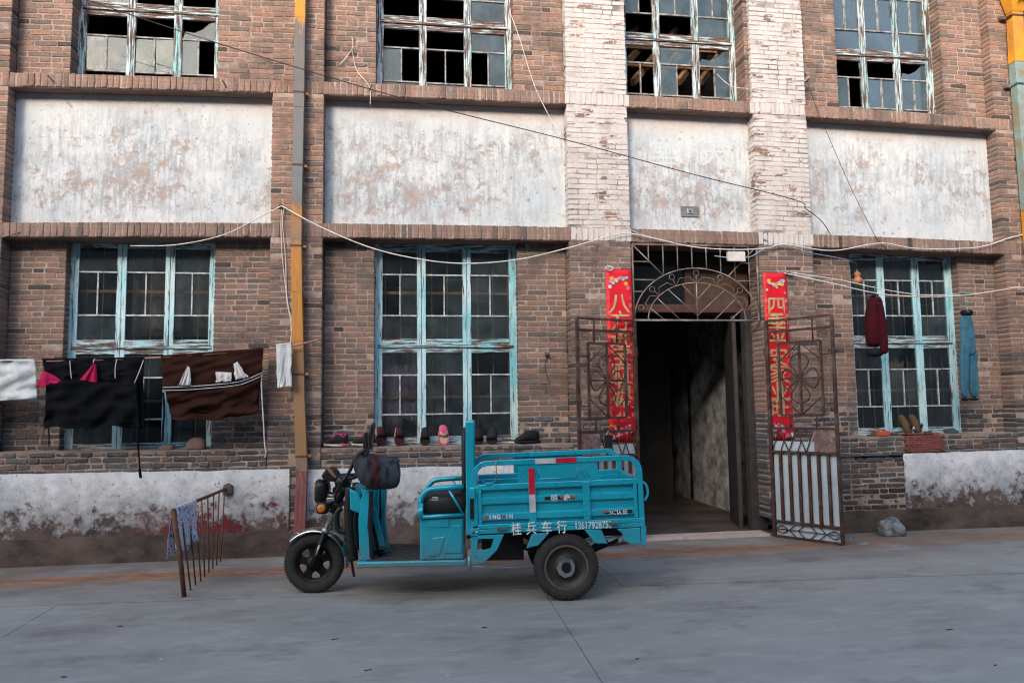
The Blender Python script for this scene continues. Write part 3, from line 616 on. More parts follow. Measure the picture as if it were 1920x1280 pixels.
# ------------------------------------------------------------------ iron gate leaves
SHEET = m_plain('pale_blue_sheet_metal', (.37, .44, .49), .5, var=.15, sc=3, bump=.1)
PLATE = m_rust('rust_stained_plate', (.10, .055, .045), (.20, .13, .12), (.21, .22, .25))
def gate(label, hinge, ang, sd=1):
    G_ = tag(empty('gate_leaf', None, (hinge[0], hinge[1], 0), ang), label, 'gate', 'iron gate leaves of the doorway')
    W, Z = .84, [.02, .2, 1.05, 1.34, 1.50, 2.39, 2.54, 2.68]
    def t(name, pts, r, n=6, mt=GATE, y=0., sm=True): m = MB(); m.tube([(a, y, b) for a, b in pts], r, n); return m.build(name, mt, G_, smooth=sm)
    t('hinge_stile', [(0, Z[0]), (0, Z[7])],   .027, 4, sm=False); t('free_stile', [(W, Z[0]), (W, Z[7])], .025, 4, sm=False)
    for z in (Z[0], Z[7]): t('rail', [(0, z), (W, z)], .020, 4, sm=False)
    for z in (Z[1], Z[2], Z[3], Z[6]): t('rail', [(.018, z), (W-.018, z)], .021, 4, sm=False)
    # square with the looped flower
    x0, x1, z0, z1 = .15, .69, Z[4], Z[5]; xc, zc = (x0+x1)/2, (z0+z1)/2
    for p in (((x0, z0), (x1, z0)), ((x0, z1), (x1, z1)), ((x0, z0), (x0, z1)), ((x1, z0), (x1, z1))): t('square_bar', p, .018, 4, sm=False)
    t('cross_bar', [(xc, z0), (xc, z1)], .018, 4, sm=False); t('cross_bar', [(x0, zc), (x1, zc)], .015, 4, sm=False)
    for k in range(4):     # petal loops
        a = k*pi/2; R_ = .235 if k % 2 == 0 else .30; wd = .115
        pts = [(0, 0), (R_*.35, wd*.55), (R_*.62, wd), (R_*.86, wd*.85), (R_, 0), (R_*.86, -wd*.85), (R_*.62, -wd), (R_*.35, -wd*.55), (0, 0)]
        c = cat_([(xc+p*cos(a)-q*sin(a), zc+p*sin(a)+q*cos(a), 0) for p, q in pts], 4); t('petal_loop', [(v.x, v.y) for v in c], .0095, 6, y=-.012)
    for sx in (-1, 1):
        for sz in (-1, 1): t('corner_bar', [(xc, zc+sz*(z1-z0)/2), (xc+sx*(x1-x0)/2, zc+sz*.21)], .008, 6)
    for z in (zc+.28, zc-.3): t('link_bar', [(0, z), (x0, z)], .010, 4); t('link_bar', [(x1, z), (W, z)], .010, 4)
    for x in (.27, .60):
        t('link_bar', [(x, z1), (x, Z[7])], .011, 4); t('link_bar', [(x, Z[3]), (x, z0)], .011, 4)
    for x, s in ((.12, 1), (.74, -1)):
        for zz in (Z[6]-.06, Z[3]+.06):
            sp = [(x+s*.06*cos(a_)*(1-a_/9), zz+.045*sin(a_)*(1-a_/9)) for a_ in [i*.45 for i in range(14)]]; t('scroll', sp, .005, 5)
    xe = .55
    n = 5; w_ = xe/n
    for i in range(n):
        xa = .01+i*w_; t('zigzag_bar', [(xa, Z[3]), (xa+w_/2, (Z[2]+Z[3])/2), (xa, Z[2])] if i % 2 else [(xa, Z[2]), (xa+w_/2, (Z[2]+Z[3])/2), (xa, Z[3])], .007, 5)
        t('zigzag_bar', [(xa+w_/2, (Z[2]+Z[3])/2), (xa+w_, Z[3] if i % 2 == 0 else Z[2])], .007, 5)
    m = MB(); m.box(xe+.01, W-.02, -.014, .010, Z[2]+.012, Z[3]-.012); m.build('lock_plate', PLATE, G_, bevel=.003)
    for i in range(1, 7): t('upright_bar', [(W*i/7, Z[1]), (W*i/7, Z[2])], .023, 4, sm=False, y=-.006*sd)
    m = MB(); m.box(.012, W-.012, sd*.022-.002, sd*.022+.002, Z[0]+.01, 1.18); m.build('backing_sheet', SHEET, G_)
    zc2 = (Z[0]+Z[1])/2
    t('leaf_stem', [(.05, zc2), (W-.05, zc2)], .006, 5)
    for s in (1, -1):
        ex = .05 if s > 0 else W-.05; t('leaf_loop', [(v.x, v.y) for v in cat_([(ex-.03*s, zc2, 0), (ex+.04*s, zc2+.045, 0), (ex+.12*s, zc2, 0), (ex+.04*s, zc2-.045, 0), (ex-.03*s, zc2, 0)], 5)], .006, 5)
        for q in (.17, .28):
            for sz in (1, -1): t('leaf_bar', [(ex+s*(q-.03), zc2), (ex+s*(q+.06), zc2+sz*.08)], .006, 5)
    for z in (.4, 2.3): m = MB(); m.lathe([(0, -.05), (.017, -.05), (.017, .05), (0, .05)], (-.03, 0, z), 8, 'z'); m.build('hinge', GATE, G_)
    return G_
gR = gate('open rusty iron gate leaf with pale sheet backing right of the doorway', (6.085, -.06), rad(-56))
gL = gate('open rusty iron gate leaf behind the tricycle, left of the doorway', (4.355, -.06), rad(-160), -1)
m = MB(); m.box(.40, .50, .022, .045, 1.15, 1.30); PADL = m.build('padlock_cover', BLK, gL, bevel=.006)
m = MB(); m.tube([(.42, .03, 1.30), (.45, .03, 1.35), (.48, .03, 1.30)], .006, 6); m.build('padlock_shackle', SIL, gL)

# ------------------------------------------------------------------ New Year couplets
CRED = m_plain('couplet_red_paper', (.62, .004, .016), .5, var=.2, sc=4, bump=.15, bsc=25, bd=.006); GOLD = m_plain('gold_ink', (.52, .37, .19), .45, .15, .3, sc=14, bump=0)
ORN = [m_plain('ornament_'+n, c, .5, bump=0, var=.2) for n, c in (('white', (.62, .56, .58)), ('lilac', (.42, .24, .42)), ('yellow', (.62, .34, .05)), ('aqua', (.25, .48, .52)), ('rose', (.62, .16, .20)))]
def couplet(label, x0, x1, z0, z1, chars):
    K = tag(empty('couplet_banner', None, ((x0+x1)/2, -.014, 0)), label, 'banner', 'red couplets beside the door'); hw = (x1-x0)/2
    def yy(s, t): return .004*sin(t*9+x0)+.003*N2(s*4, t*7, x0)
    m = MB(); m.grid(lambda s, t: (-hw+2*hw*s, yy(s, t), z0+(z1-z0)*t), 6, 40); m.build('paper', CRED, K, smooth=True, solid=.002)
    n = len(chars); zt, zb = z1-.43, z0+.40
    for i, ch in enumerate(chars):
        z = zt-(zt-zb)*i/(n-1); text_obj(ch, .265, GOLD, K, Matrix.Translation((0, yy(.5, (z-z0)/(z1-z0))-.007, z)) @ Matrix.Shear('XZ', 4, (.0, .06)) if 0 else Matrix.Translation((0, yy(.5, (z-z0)/(z1-z0))-.007, z)), name='gold_character', off=.0036, ext=.001)
    def flower(x, z, r, mt, k=5):
        m = MB()
        for j in range(k):
            a = 2*pi*j/k+x*9; m.prism([(x+r*.55*cos(a)+r*.48*cos(b*pi/4), z+r*.55*sin(a)+r*.48*sin(b*pi/4)) for b in range(8)], -.0065-.0004*j, -.010-.0004*j, lambda p, q, d: (p, d, q))
        m.build('printed_flower', mt, K)
    rr = random.Random(int(x0*100))
    for i in range(15): flower(-hw*.8+1.6*hw*(i+.5)/15+rr.uniform(-.01, .01), z1-.10-.10*abs(sin(i*1.7))*rr.random()-(.12 if i in (0, 14) else 0), rr.uniform(.014, .030), ORN[i % 5], 5)
    for i in range(18): flower(-hw*.85+1.7*hw*rr.random(), z0+.03+.17*rr.random(), rr.uniform(.012, .03), ORN[(i*3) % 5], 5)
    for s in (-1, 1):
        for i in range(16):
            z = z1-.36-(z1-z0-.68)*i/15; sp = [(s*(hw-.028)+.017*cos(a)*(1-a/10), z+.03*sin(a)*(1-a/10)) for a in [q*.6 for q in range(12)]]
            m = MB(); m.tube([(p, -.007+.003, q) for p, q in sp], .0022, 4); m.build('printed_scroll', ORN[0] if rr.random() < .4 else GOLD if rr.random() < .5 else ORN[4], K)
    m = MB(); zc = z1-.565; m.box(-hw+.005, hw-.005, -.0062, -.0052, zc-.002, zc+.002); m.build('paper_joint', ORN[4], K)
couplet('red couplet banner with gold characters left of the doorway', 4.022, 4.352, 1.21, 3.33, '八方进宝财源来')
couplet('red couplet banner with gold characters right of the doorway', 6.095, 6.42, 1.19, 3.31, '四季平安家业旺')

# ------------------------------------------------------------------ downpipes
def m_pipe():
    q = NT('ochre_and_grey_flaking_pipe'); z = q.xyz()[2]
    zz = q.ma('ADD', z, q.ma('MULTIPLY', q.ma('SUBTRACT', q.noise(4, 7, .75, st=(4, 4, .8)), .5), .9))
    def band(stops): 
        mr = q.n('ShaderNodeMapRange'); q.put(mr.inputs[0], zz); mr.inputs[1].default_value = 0; mr.inputs[2].default_value = 7.0
        return q.ramp(mr.outputs[0], *[(a/7.0, c) for a, c in stops])
    och = (.46, .19, .02); gry = (.13, .12, .125); wood = (.27, .15, .08); red = (.20, .05, .055)
    c = band([(.1, red), (.92, red), (.96, (.22, .16, .13)), (1.15, (.30, .16, .05)), (2.2, wood), (2.45, och), (3.5, och), (3.62, (.20, .15, .11)), (3.95, och), (4.02, gry), (4.2, (.14, .17, .18)), (6.2, gry), (6.24, (.55, .25, .01)), (6.9, (.55, .25, .01))])
    gr = q.ramp(q.noise(7, 6, .7, st=(6, 6, .7), off=(3, 1, 0)), (.44, 0), (.62, 1)); c = q.mix(q.ma('MULTIPLY', gr, .65), c, (.19, .15, .13))
    c = q.mix(q.ramp(q.noise(9, 6, .7, off=(5, 5, 5)), (.67, 0), (.70, 1)), c, (.07, .03, .025))
    return q.out(c, .75, q.bump(q.noise(40, 5, .7, st=(3, 3, .6)), .4, .004), spec=.3)
PIPE = m_pipe()
D1 = tag(empty('downpipe', None, (.32, 0, 0)), 'square downpipe flaking from ochre and grey to dull red on the brick pilaster', 'downpipe')
cl = [(.006, 6.85), (.005, 6.3), (.002, 5.2), (-.006, 4.4), (-.010, 3.62), (.004, 3.0), (.022, 2.43), (.038, 1.9), (.076, 1.09), (.080, .95), (.062, .24)]
def pipe_seg(a, b, w_, name='pipe_section'):
    m = MB(); (xa, za), (xb, zb) = a, b
    m.add([(xa-w_/2, -.115, za), (xa+w_/2, -.115, za), (xa+w_/2, -.02, za), (xa-w_/2, -.02, za), (xb-w_/2*1.03, -.115, zb), (xb+w_/2*1.03, -.115, zb), (xb+w_/2*1.03, -.02, zb), (xb-w_/2*1.03, -.02, zb)], [(0, 1, 2, 3), (4, 5, 6, 7), (0, 1, 5, 4), (1, 2, 6, 5), (2, 3, 7, 6), (3, 0, 4, 7)])
    return m.build(name, PIPE, D1, bevel=.004)
for i in range(len(cl)-1): pipe_seg(cl[i], (cl[i+1][0], cl[i+1][1]-.012), .118 if i < 6 else .122)
def interp(z):
    for (xa, za), (xb, zb) in zip(cl, cl[1:]):
        if zb <= z <= za: return xa+(xb-xa)*(za-z)/(za-zb)
    return 0
for z in (5.38, 4.5, 3.54, 2.05, 1.12):
    x = interp(z); m = MB(); m.box(x-.064, x+.064, -.121, -.02, z-.012, z+.012); m.build('pipe_strap', RUSTB, D1, bevel=.003)
    m = MB(); m.box(x+.065, x+.10, -.06, -.004, z-.014, z+.016); m.build('strap_lug', OXB, D1, bevel=.003)
D2 = tag(empty('downpipe', None, (9.9, 0, 0)), 'yellow and pale teal downpipe with a hopper head at the right edge', 'downpipe')
YEL = m_plain('yellow_pipe_paint', (.62, .27, .01), .6, sc=5, col2=(.42, .17, .03)); TLP = m_plain('pale_teal_pipe_paint', (.16, .30, .32), .6, sc=6, col2=(.22, .17, .10)); DKP = m_plain('dark_pipe_side', (.05, .05, .05), .7)
def seg2(name, za, zb, xo_a, xo_b, mt, w_=.16, d=.12):
    m = MB(); m.add([(xo_a-w_/2, -d-.03, za), (xo_a+w_/2, -d-.03, za), (xo_a+w_/2, -.03, za), (xo_a-w_/2, -.03, za), (xo_b-w_/2, -d-.03, zb), (xo_b+w_/2, -d-.03, zb), (xo_b+w_/2, -.03, zb), (xo_b-w_/2, -.03, zb)], [(0, 1, 2, 3), (4, 5, 6, 7), (0, 1, 5, 4), (1, 2, 6, 5), (2, 3, 7, 6), (3, 0, 4, 7)]); m.build(name, mt, D2, bevel=.005)
seg2('pipe_section', 6.98, 6.27, .03, .01, YEL); seg2('pipe_section', 6.265, 5.95, .01, .012, TLP); seg2('pipe_section', 5.945, 4.2, .012, .03, TLP, .155); seg2('pipe_section', 4.195, 1.8, .03, .05, YEL, .15)
m = MB(); m.add([(-.055, -.15, 6.98), (.115, -.15, 6.98), (.115, -.03, 6.98), (-.055, -.03, 6.98), (-.17, -.30, 7.35), (.23, -.30, 7.35), (.23, -.02, 7.35), (-.17, -.02, 7.35)], [(0, 1, 2, 3), (4, 5, 6, 7), (0, 1, 5, 4), (1, 2, 6, 5), (2, 3, 7, 6), (3, 0, 4, 7)]); m.build('hopper_head', YEL, D2, bevel=.008)
m = MB(); sp = [((.10 if k % 2 == 0 else .038)*cos(2*pi*k/10+pi/2)+.03, (.10 if k % 2 == 0 else .038)*sin(2*pi*k/10+pi/2)) for k in range(10)]
m.prism(sp, -.01, .004, lambda a, b, d: (a, -.245+d-.40*b*.4, 7.17+b)); m.build('hopper_star', DKP, D2)
for z in (6.93, 5.95): m = MB(); m.box(-.08, .115, -.156, -.03, z-.014, z+.014); m.build('pipe_strap', RUST, D2, bevel=.003); m = MB(); m.box(-.15, -.08, -.06, -.0, z-.025, z+.025); m.build('strap_lug', RUST, D2, bevel=.004)

# ------------------------------------------------------------------ cables
def cable(label, pts, r, mt, group=None, cat='cable', name='cable', n=8, wob=0., parts=None):
    P_ = [at(p[0], p[1], p[2]) for p in pts]; c = cat_(P_, n)
    if wob: c = [v+Vector((0, 0, wob*N2(v.x*7, 3.3, len(label)))) for v in c]
    m = MB(); m.tube(c, r, 6); return tag(m.build(name, mt, None, smooth=True), label, cat, group)
cable('long black cable running diagonally across the upper facade', [(150, -4, -.35), (420, 85, -.3), (760, 186, -.25), (1060, 262, -.14), (1300, 327, -.12), (1488, 374, -.10), (1512, 392, -.06), (1545, 420, -.02), (1572, 470, .05)], .006, BLKC)
cable('white cable sagging from the downpipe across the middle window', [(528, 386, -.14), (600, 425, -.2), (700, 466, -.22), (800, 488, -.22), (885, 494, -.22), (980, 485, -.2), (1080, 461, -.14), (1165, 438, -.05), (1230, 448, -.05), (1300, 463, -.05), (1378, 468, -.05), (1440, 465, -.06), (1470, 458, -.06), (1560, 470, -.06), (1650, 456, -.05), (1720, 466, -.05), (1830, 464, -.05), (1893, 446, -.03), (1935, 436, -.03)], .0075, WHITE, n=6)
cable('pale cable rising from the left window to the pilaster hook', [(245, 461, .1), (330, 459, -.05), (420, 440, -.1), (490, 405, -.12), (528, 386, -.14)], .006, WHITE)
cable('pale blue cable leading to the junction box over the door', [(1340, 480, .0), (1380, 484, -.03), (1408, 481, -.05), (1430, 468, -.06), (1450, 462, -.06), (1470, 459, -.06)], .007, BLUC)
cable('grey cable along the lower edge of the band right of the door', [(1470, 459, -.06), (1520, 474, -.06), (1580, 485, -.03), (1600, 492, .1)], .005, BLUC)
cable('thin pale wire hanging slantwise from the second upper window', [(955, 20, -.02), (975, 75, -.02), (990, 125, -.02), (1005, 168, -.03), (1028, 215, -.03), (1057, 268, -.03), (1088, 326, -.01)], .0045, WHITE)
cable('thin dark wire hanging from the insulator over the right panel', [(1513, 150, -.05), (1530, 200, -.03), (1556, 262, .0), (1590, 340, .02), (1625, 412, .02), (1648, 452, -.02), (1685, 486, .05)], .0035, BLKC)
cable('thin wire looping from the insulator to the window over the door', [(1513, 150, -.05), (1480, 163, -.03), (1430, 166, -.03), (1375, 163, .1), (1345, 140, .3)], .0035, WHITE)
cable('white flex dangling down the wall beside the downpipe', [(533, 388, -.03), (530, 420, -.02), (535, 480, -.02), (538, 560, -.02), (546, 610, -.03), (545, 648, -.03)], .0045, WHITE, wob=.004)
cable('second white flex twisted beside the downpipe', [(528, 388, -.03), (527, 430, -.02), (531, 500, -.02), (541, 575, -.02), (548, 605, -.03), (543, 650, -.03)], .004, WHITE, wob=.006)
cable('broken wire forked on the brickwork beside the second upper window', [(660, 70, .12), (660, 92, .1), (637, 122, .12)], .004, WHITE)
cable('broken wire trailing to the band below the second upper window', [(660, 92, .11), (668, 130, .12), (685, 152, -.01), (694, 168, -.012), (694, 198, .02)], .004, WHITE)
cable('thin wire crossing the foot of the left white pilaster', [(1135, 370, -.01), (1160, 405, -.02), (1185, 432, -.02), (1240, 450, -.03)], .004, WHITE)
LN = 'twisted clothes line in front of the right window, '
line1 = [(1470, 512, -.02), (1560, 531, -.2), (1640, 549, -.24), (1718, 556, -.24), (1800, 554, -.22), (1870, 545, -.18), (1905, 539, -.12), (1930, 540, -.12)]
cable(LN+'lower strand', line1, .007, WHITE, cat='clothes line', name='clothes_line', wob=.006)
cable(LN+'upper strand', [(1475, 510, -.02), (1570, 524, -.2), (1650, 541, -.24), (1720, 552, -.24), (1800, 552, -.22)], .006, WHITE, cat='clothes line', name='clothes_line', wob=.004)
def coil(label, px, py, Y, r, mt, turns=3):
    p = at(px, py, Y); m = MB(); m.tube([p+Vector((r*(1+.3*sin(a*1.7))*cos(a), .01*sin(a*.7), r*.45*sin(a)+.01*sin(a*2.3))) for a in [i*.5 for i in range(int(turns*12.6))]], .004, 5); tag(m.build('wire_knot', mt, None, smooth=True), label, 'wire')
coil('knot of pale wire at the top of the left couplet', 1143, 503, -.04, .05, WHITE); coil('twisted dark wire at the top of the right couplet', 1482, 514, -.03, .05, BLKC); coil('knot of white line on the right downpipe', 1911, 540, -.18, .03, WHITE)
# junction box over the door
jb = at(1380, 481, -.04); J = tag(empty('junction_box', None, jb), 'small white junction box on the door grille', 'junction box')
m = MB(); m.box(-.115, .115, -.03, .03, -.055, .062); m.build('case', m_plain('ivory_plastic', (.55, .52, .50), .5), J, bevel=.006); m = MB(); m.box(-.117, .117, -.034, -.02, -.068, -.05); m.build('lip', m_plain('ivory_plastic_lip', (.48, .45, .43), .5), J, bevel=.003)
# insulators, hooks, nails
for label, px, py, Y in (('ceramic insulator on the right white pilaster', 1512, 150, -.0), ('iron hook on the pilaster beside the downpipe', 527, 388, -.0), ('black hook on the brick beside the gate', 1562, 655, .2), ('small lamp holder on the brickwork right of the middle window', 1025, 665, .2)):
    p = at(px, py, Y); H_ = tag(empty('wall_fixture', None, p), label, 'fixture')
    m = MB(); m.lathe([(0, -.075), (.018, -.07), (.026, -.05), (.018, -.035), (.026, -.02), (.012, 0), (.012, .02)], (0, 0, 0), 10); m.build('knob', m_plain('dark_ceramic', (.06, .055, .055), .4) if 'ceramic' not in label else m_plain('grimy_ceramic', (.25, .22, .2), .4), H_, smooth=True)
    m = MB(); m.box(-.022, .022, -.012, .003, -.03, .03); m.build('base_plate', RUST, H_, bevel=.003)
cable('thin black cord dangling from the lamp holder', [(1025, 668, .17), (1022, 690, .18), (1028, 712, .18), (1031, 724, .18), (1024, 730, .17), (1021, 738, .18)], .004, BLKC)
for k, (px, py, dx) in enumerate(((101, 155, -12), (425, 165, -8), (44, 432, -44), (690, 172, 8))):
    a, b = at(px, py, 0), at(px+dx, py-14 if k != 2 else py+14, -.10); m = MB(); m.tube([a+Vector((0, .03, 0)), b], .006, 6)
    tag(m.build('iron_spike', RUST, None, smooth=True), ('iron spike in the upper band at the far left', 'iron spike in the upper band near the downpipe', 'long iron spike in the middle band at the far left', 'iron spike in the upper band right of the downpipe')[k], 'spike')

# ------------------------------------------------------------------ washing on the pole
PY = -.2
CW = m_cloth('white_towelling', (.50, .54, .56), .2, 90); CB = m_cloth('black_cotton', (.0035, .0045, .0065), .3); CBR = m_cloth('brown_cotton', (.026, .0095, .007), .3); CPK = m_cloth('crimson_cotton', (.36, .012, .075), .3); CWH = m_cloth('white_cotton', (.55, .55, .57), .2)
pp = [(-60, 679), (0, 677), (75, 677), (200, 674), (300, 670), (495, 655), (545, 649), (597, 637)]
m = MB(); m.tube(cat_([at(x, y, PY) for x, y in pp], 6), .012, 8); tag(m.build('washing_pole', m_plain('bamboo_pole', (.28, .15, .11), .6), None, smooth=True), 'thin bamboo washing pole across the left window', 'pole')
def bil(c, s, t):       # c: four pixel corners tl, tr, br, bl
    return (c[0][0]*(1-s)*(1-t)+c[1][0]*s*(1-t)+c[2][0]*s*t+c[3][0]*(1-s)*t, c[0][1]*(1-s)*(1-t)+c[1][1]*s*(1-t)+c[2][1]*s*t+c[3][1]*(1-s)*t)
def sheet(name, mt, parent, corners, Y, nu=52, nv=44, fold=.018, freq=3., seed=0., edge=2., sagpx=0., th=.004, bow=0., drag=0.):
    def fn(s, t):
        px, py = bil(corners, s, t); py += sagpx*sin(pi*s)*t; px += edge*N2(s*3, t*4, seed)*t; py += edge*N2(s*5, 9., seed)*t
        k = fold*(.25+t)*(sin(2*pi*freq*s+seed+1.2*N2(s*2, t*2, seed))+.8*N2(s*7+2*t, t*3.5, seed+4)+.6*N2(s*13, t*9-5*s, seed+8)+.35*abs(N2(s*24+6*t, t*15, seed+11))-.3*abs(N2(s*9-5*t, t*6+3*s, seed+15))); k += drag*N2(s*3.+4*t, t*2-3*s, seed+2)
        return at(px, py, Y-.012-k*.9-bow*sin(pi*t))
    m = MB(); m.grid(fn, nu, nv); return m.build(name, mt, parent, smooth=True, solid=th)
def flap(name, mt, parent, a, b, Y):   # strip that goes over the pole
    m = MB(); m.grid(lambda s, t: at(a[0]+(b[0]-a[0])*s, a[1]+(b[1]-a[1])*s, Y)+Vector((0, -.017*cos(pi*t), .016*sin(pi*t))), 16, 8); return m.build(name, mt, parent, smooth=True, solid=.004)
def garment(name, label, cat, px, py): return tag(empty(name), label, cat, 'washing hung out to dry')
g_ = garment('towel', 'white textured towel at the left end of the washing pole', 'towel', 0, 0)
sheet('front_fall', CW, g_, [(-50, 677), (66, 676), (70, 747), (-50, 754)], PY, fold=.012, freq=1.5, seed=1, drag=.05); flap('fold', CW, g_, (-50, 677), (66, 676), PY); sheet('back_fall', CW, g_, [(-50, 677), (66, 676), (68, 752), (-48, 745)], PY+.035, fold=.006, seed=6)
g_ = garment('black_apron', 'black apron with crimson ties drying before the left window', 'apron', 0, 0)
sheet('upper_fall', CB, g_, [(80, 675), (271, 672), (268, 722), (86, 726)], PY, fold=.02, freq=4.5, seed=2, drag=.03); flap('fold', CB, g_, (80, 675), (271, 672), PY)
sheet('skirt', CB, g_, [(86, 714), (256, 718), (262, 800), (84, 803)], PY-.02, fold=.022, freq=2.5, seed=3, edge=8, drag=.07, nu=60, nv=50); sheet('back_fall', CB, g_, [(100, 675), (268, 672), (272, 803), (96, 790)], PY+.05, fold=.012, seed=9)
sheet('crimson_tie', CPK, g_, [(82, 695), (100, 703), (120, 716), (66, 727)], PY-.035, 14, 12, .012, 2, seed=4, edge=5); sheet('crimson_tie', CPK, g_, [(176, 681), (180, 683), (183, 718), (150, 712)], PY-.04, 14, 12, .014, 2, seed=5, edge=3)
def strap(name, mt, parent, pts, Y, r=.008, flat=.35): m = MB(); m.tube(cat_([at(a, b, Y) for a, b in pts], 6), r, 6, flat=flat); return m.build(name, mt, parent, smooth=True)
strap('apron_string', CB, g_, [(257, 800), (260, 850), (262, 880), (264, 896)], PY-.03, [.012]*6+[.009]*6+[.016]*6+[.012], .6); strap('apron_string', CB, g_, [(91, 800), (92, 820), (92, 836)], PY-.02); strap('apron_string', CB, g_, [(84, 800), (82, 808), (81, 816)], PY-.02, .004)
for pts in ([(131, 676), (132, 692), (134, 710)], [(219, 673), (216, 690), (216, 710)], [(269, 675), (262, 694), (252, 718)], [(178, 672), (176, 676), (175, 680)]): strap('white_piping', CWH, g_, pts, PY-.052, .004, 1)
g_ = garment('brown_apron', 'brown apron with white edged pocket band, pegged beside the downpipe', 'apron', 0, 0)
sheet('upper_fall', CBR, g_, [(302, 669), (494, 655), (490, 712), (306, 733)], PY, fold=.008, freq=2, seed=12, sagpx=-2, drag=.05); flap('fold', CBR, g_, (302, 669), (494, 655), PY)
sheet('skirt', CBR, g_, [(308, 726), (488, 706), (480, 774), (322, 787)], PY-.014, fold=.016, freq=1.7, seed=13, edge=9, sagpx=6, drag=.08, nu=60, nv=50); sheet('back_fall', CBR, g_, [(312, 669), (492, 655), (484, 770), (318, 775)], PY+.04, fold=.008, seed=14)
bandp = [(305, 729), (345, 728), (400, 724), (445, 719), (470, 711), (490, 702)]
strap('white_trim', CWH, g_, [(x, y-3) for x, y in bandp], PY-.050, .010, .45); strap('dark_trim', m_cloth('navy_braid', (.03, .045, .07)), g_, bandp, PY-.054, .008, .45); strap('white_trim', CWH, g_, [(x, y+3) for x, y in bandp], PY-.050, .010, .45)
strap('white_string', CWH, g_, [(490, 702), (491, 740), (494, 790), (496, 830), (498, 846), (497, 857)], PY-.03, .007, 1); strap('black_string', CB, g_, [(306, 735), (308, 770), (306, 800), (305, 828)], PY-.01, .012, .5)
for nm, c, s_ in (('rag', [(352, 686), (356, 690), (359, 722), (333, 724)], 21), ('rag', [(404, 697), (434, 698), (434, 714), (406, 717)], 22), ('rag', [(438, 682), (445, 678), (465, 708), (441, 712)], 23)): sheet('white_rag', CWH, g_, c, PY-.058, 12, 10, .012, 2.5, seed=s_, edge=4)
g_ = garment('small_towel', 'small white towel hung against the downpipe', 'towel', 0, 0)
sheet('front_fall', CW, g_, [(518, 648), (546, 645), (547, 724), (520, 727)], PY, fold=.014, freq=1.4, seed=31, edge=3); sheet('back_fall', CW, g_, [(520, 648), (544, 646), (545, 712), (522, 715)], PY+.035, fold=.008, seed=32); flap('fold', CW, g_, (518, 648), (546, 645), PY)

# jacket and jeans on the line at the right
def hanging(name, label, cat, Y, px_w, rows, mt, depth=.10, seed=0., parts=()):
    """rows: (py, xl, xr): pixel widths seen from the front"""
    R0 = tag(empty(name), label, cat, 'washing hung out to dry')
    def body(nm, rows, mt, dep, yo=0.):
        m = MB(); secs = []
        for i, (py, xl, xr) in enumerate(rows):
            a, b = at(xl, py, Y+yo), at(xr, py, Y+yo); c = (a+b)/2; c.y += .01*N2(i*.7, seed); secs.append((c, (b-a)/2, Vector((.03*N2(i*.5, seed, 2), dep*(.8+.3*N2(i*.9, seed+1)), 0)), .8))
        m.loft(secs, 20)
        for i, v in enumerate(m.v):
            V_ = Vector(v); k = .022*N2(V_.x*16+seed, V_.y*9, V_.z*5)+.011*N2(V_.x*34, V_.y*20, V_.z*14); m.v[i] = (v[0]+k*.5, v[1]-k*1.4, v[2])
        return m.build(nm, mt, R0, smooth=True, sub=1)
    for nm, rw, mt_, dp, yo in rows: body(nm, rw, mt_, dp, yo)
    return R0
CMR = m_cloth('maroon_knit', (.045, .005, .010), .3, 200); CJN = m_cloth('blue_denim', (.045, .135, .20), .35, 220, sc=10); CDK = m_cloth('dark_ribbing', (.012, .012, .016), .3)
YJ = -.24
hanging('jacket', 'maroon jacket with dark hem hanging on the line before the right window', 'jacket', YJ, 0, [
 ('body', [(556, 1637, 1645), (562, 1630, 1650), (575, 1627, 1653), (600, 1625, 1656), (630, 1626, 1657), (652, 1626, 1656)], CMR, .11, 0),
 ('sleeve', [(566, 1640, 1652), (580, 1645, 1656), (600, 1649, 1660), (630, 1651, 1662), (655, 1653, 1664), (664, 1653, 1664)], CMR, .05, -.10),
 ('sleeve', [(570, 1627, 1636), (590, 1623, 1632), (610, 1622, 1630), (618, 1622, 1629)], CMR, .05, .08),
 ('hem', [(651, 1627, 1655), (660, 1627, 1655), (669, 1628, 1653)], CDK, .105, 0), ('collar', [(551, 1635, 1646), (558, 1633, 1647)], CDK, .06, 0)], None, seed=3.)
hanging('trousers', 'blue jeans hanging on the line beside the right window', 'trousers', YJ+.02, 0, [
 ('waist', [(590, 1804, 1821), (600, 1801, 1824), (620, 1801, 1826), (650, 1800, 1829), (668, 1800, 1830)], CJN, .04, 0),
 ('leg', [(640, 1800, 1818), (668, 1799, 1816.5), (690, 1799, 1816), (720, 1800, 1816), (748, 1801, 1817)], CJN, .04, -.035),
 ('leg', [(640, 1811, 1830), (668, 1814.5, 1831), (690, 1816, 1832), (720, 1817, 1833), (747, 1817, 1834)], CJN, .04, .035),
 ('waistband', [(580, 1803, 1821), (586, 1802, 1822), (593, 1803, 1822)], CDK, .045, 0), ('cuff', [(746, 1801, 1817), (752, 1802, 1816)], CDK, .042, -.035), ('cuff', [(745, 1816, 1834), (751, 1817, 1833)], CDK, .042, .035)], None, seed=8.)
HGM = m_plain('teal_plastic_hanger', (.05, .30, .30), .4)
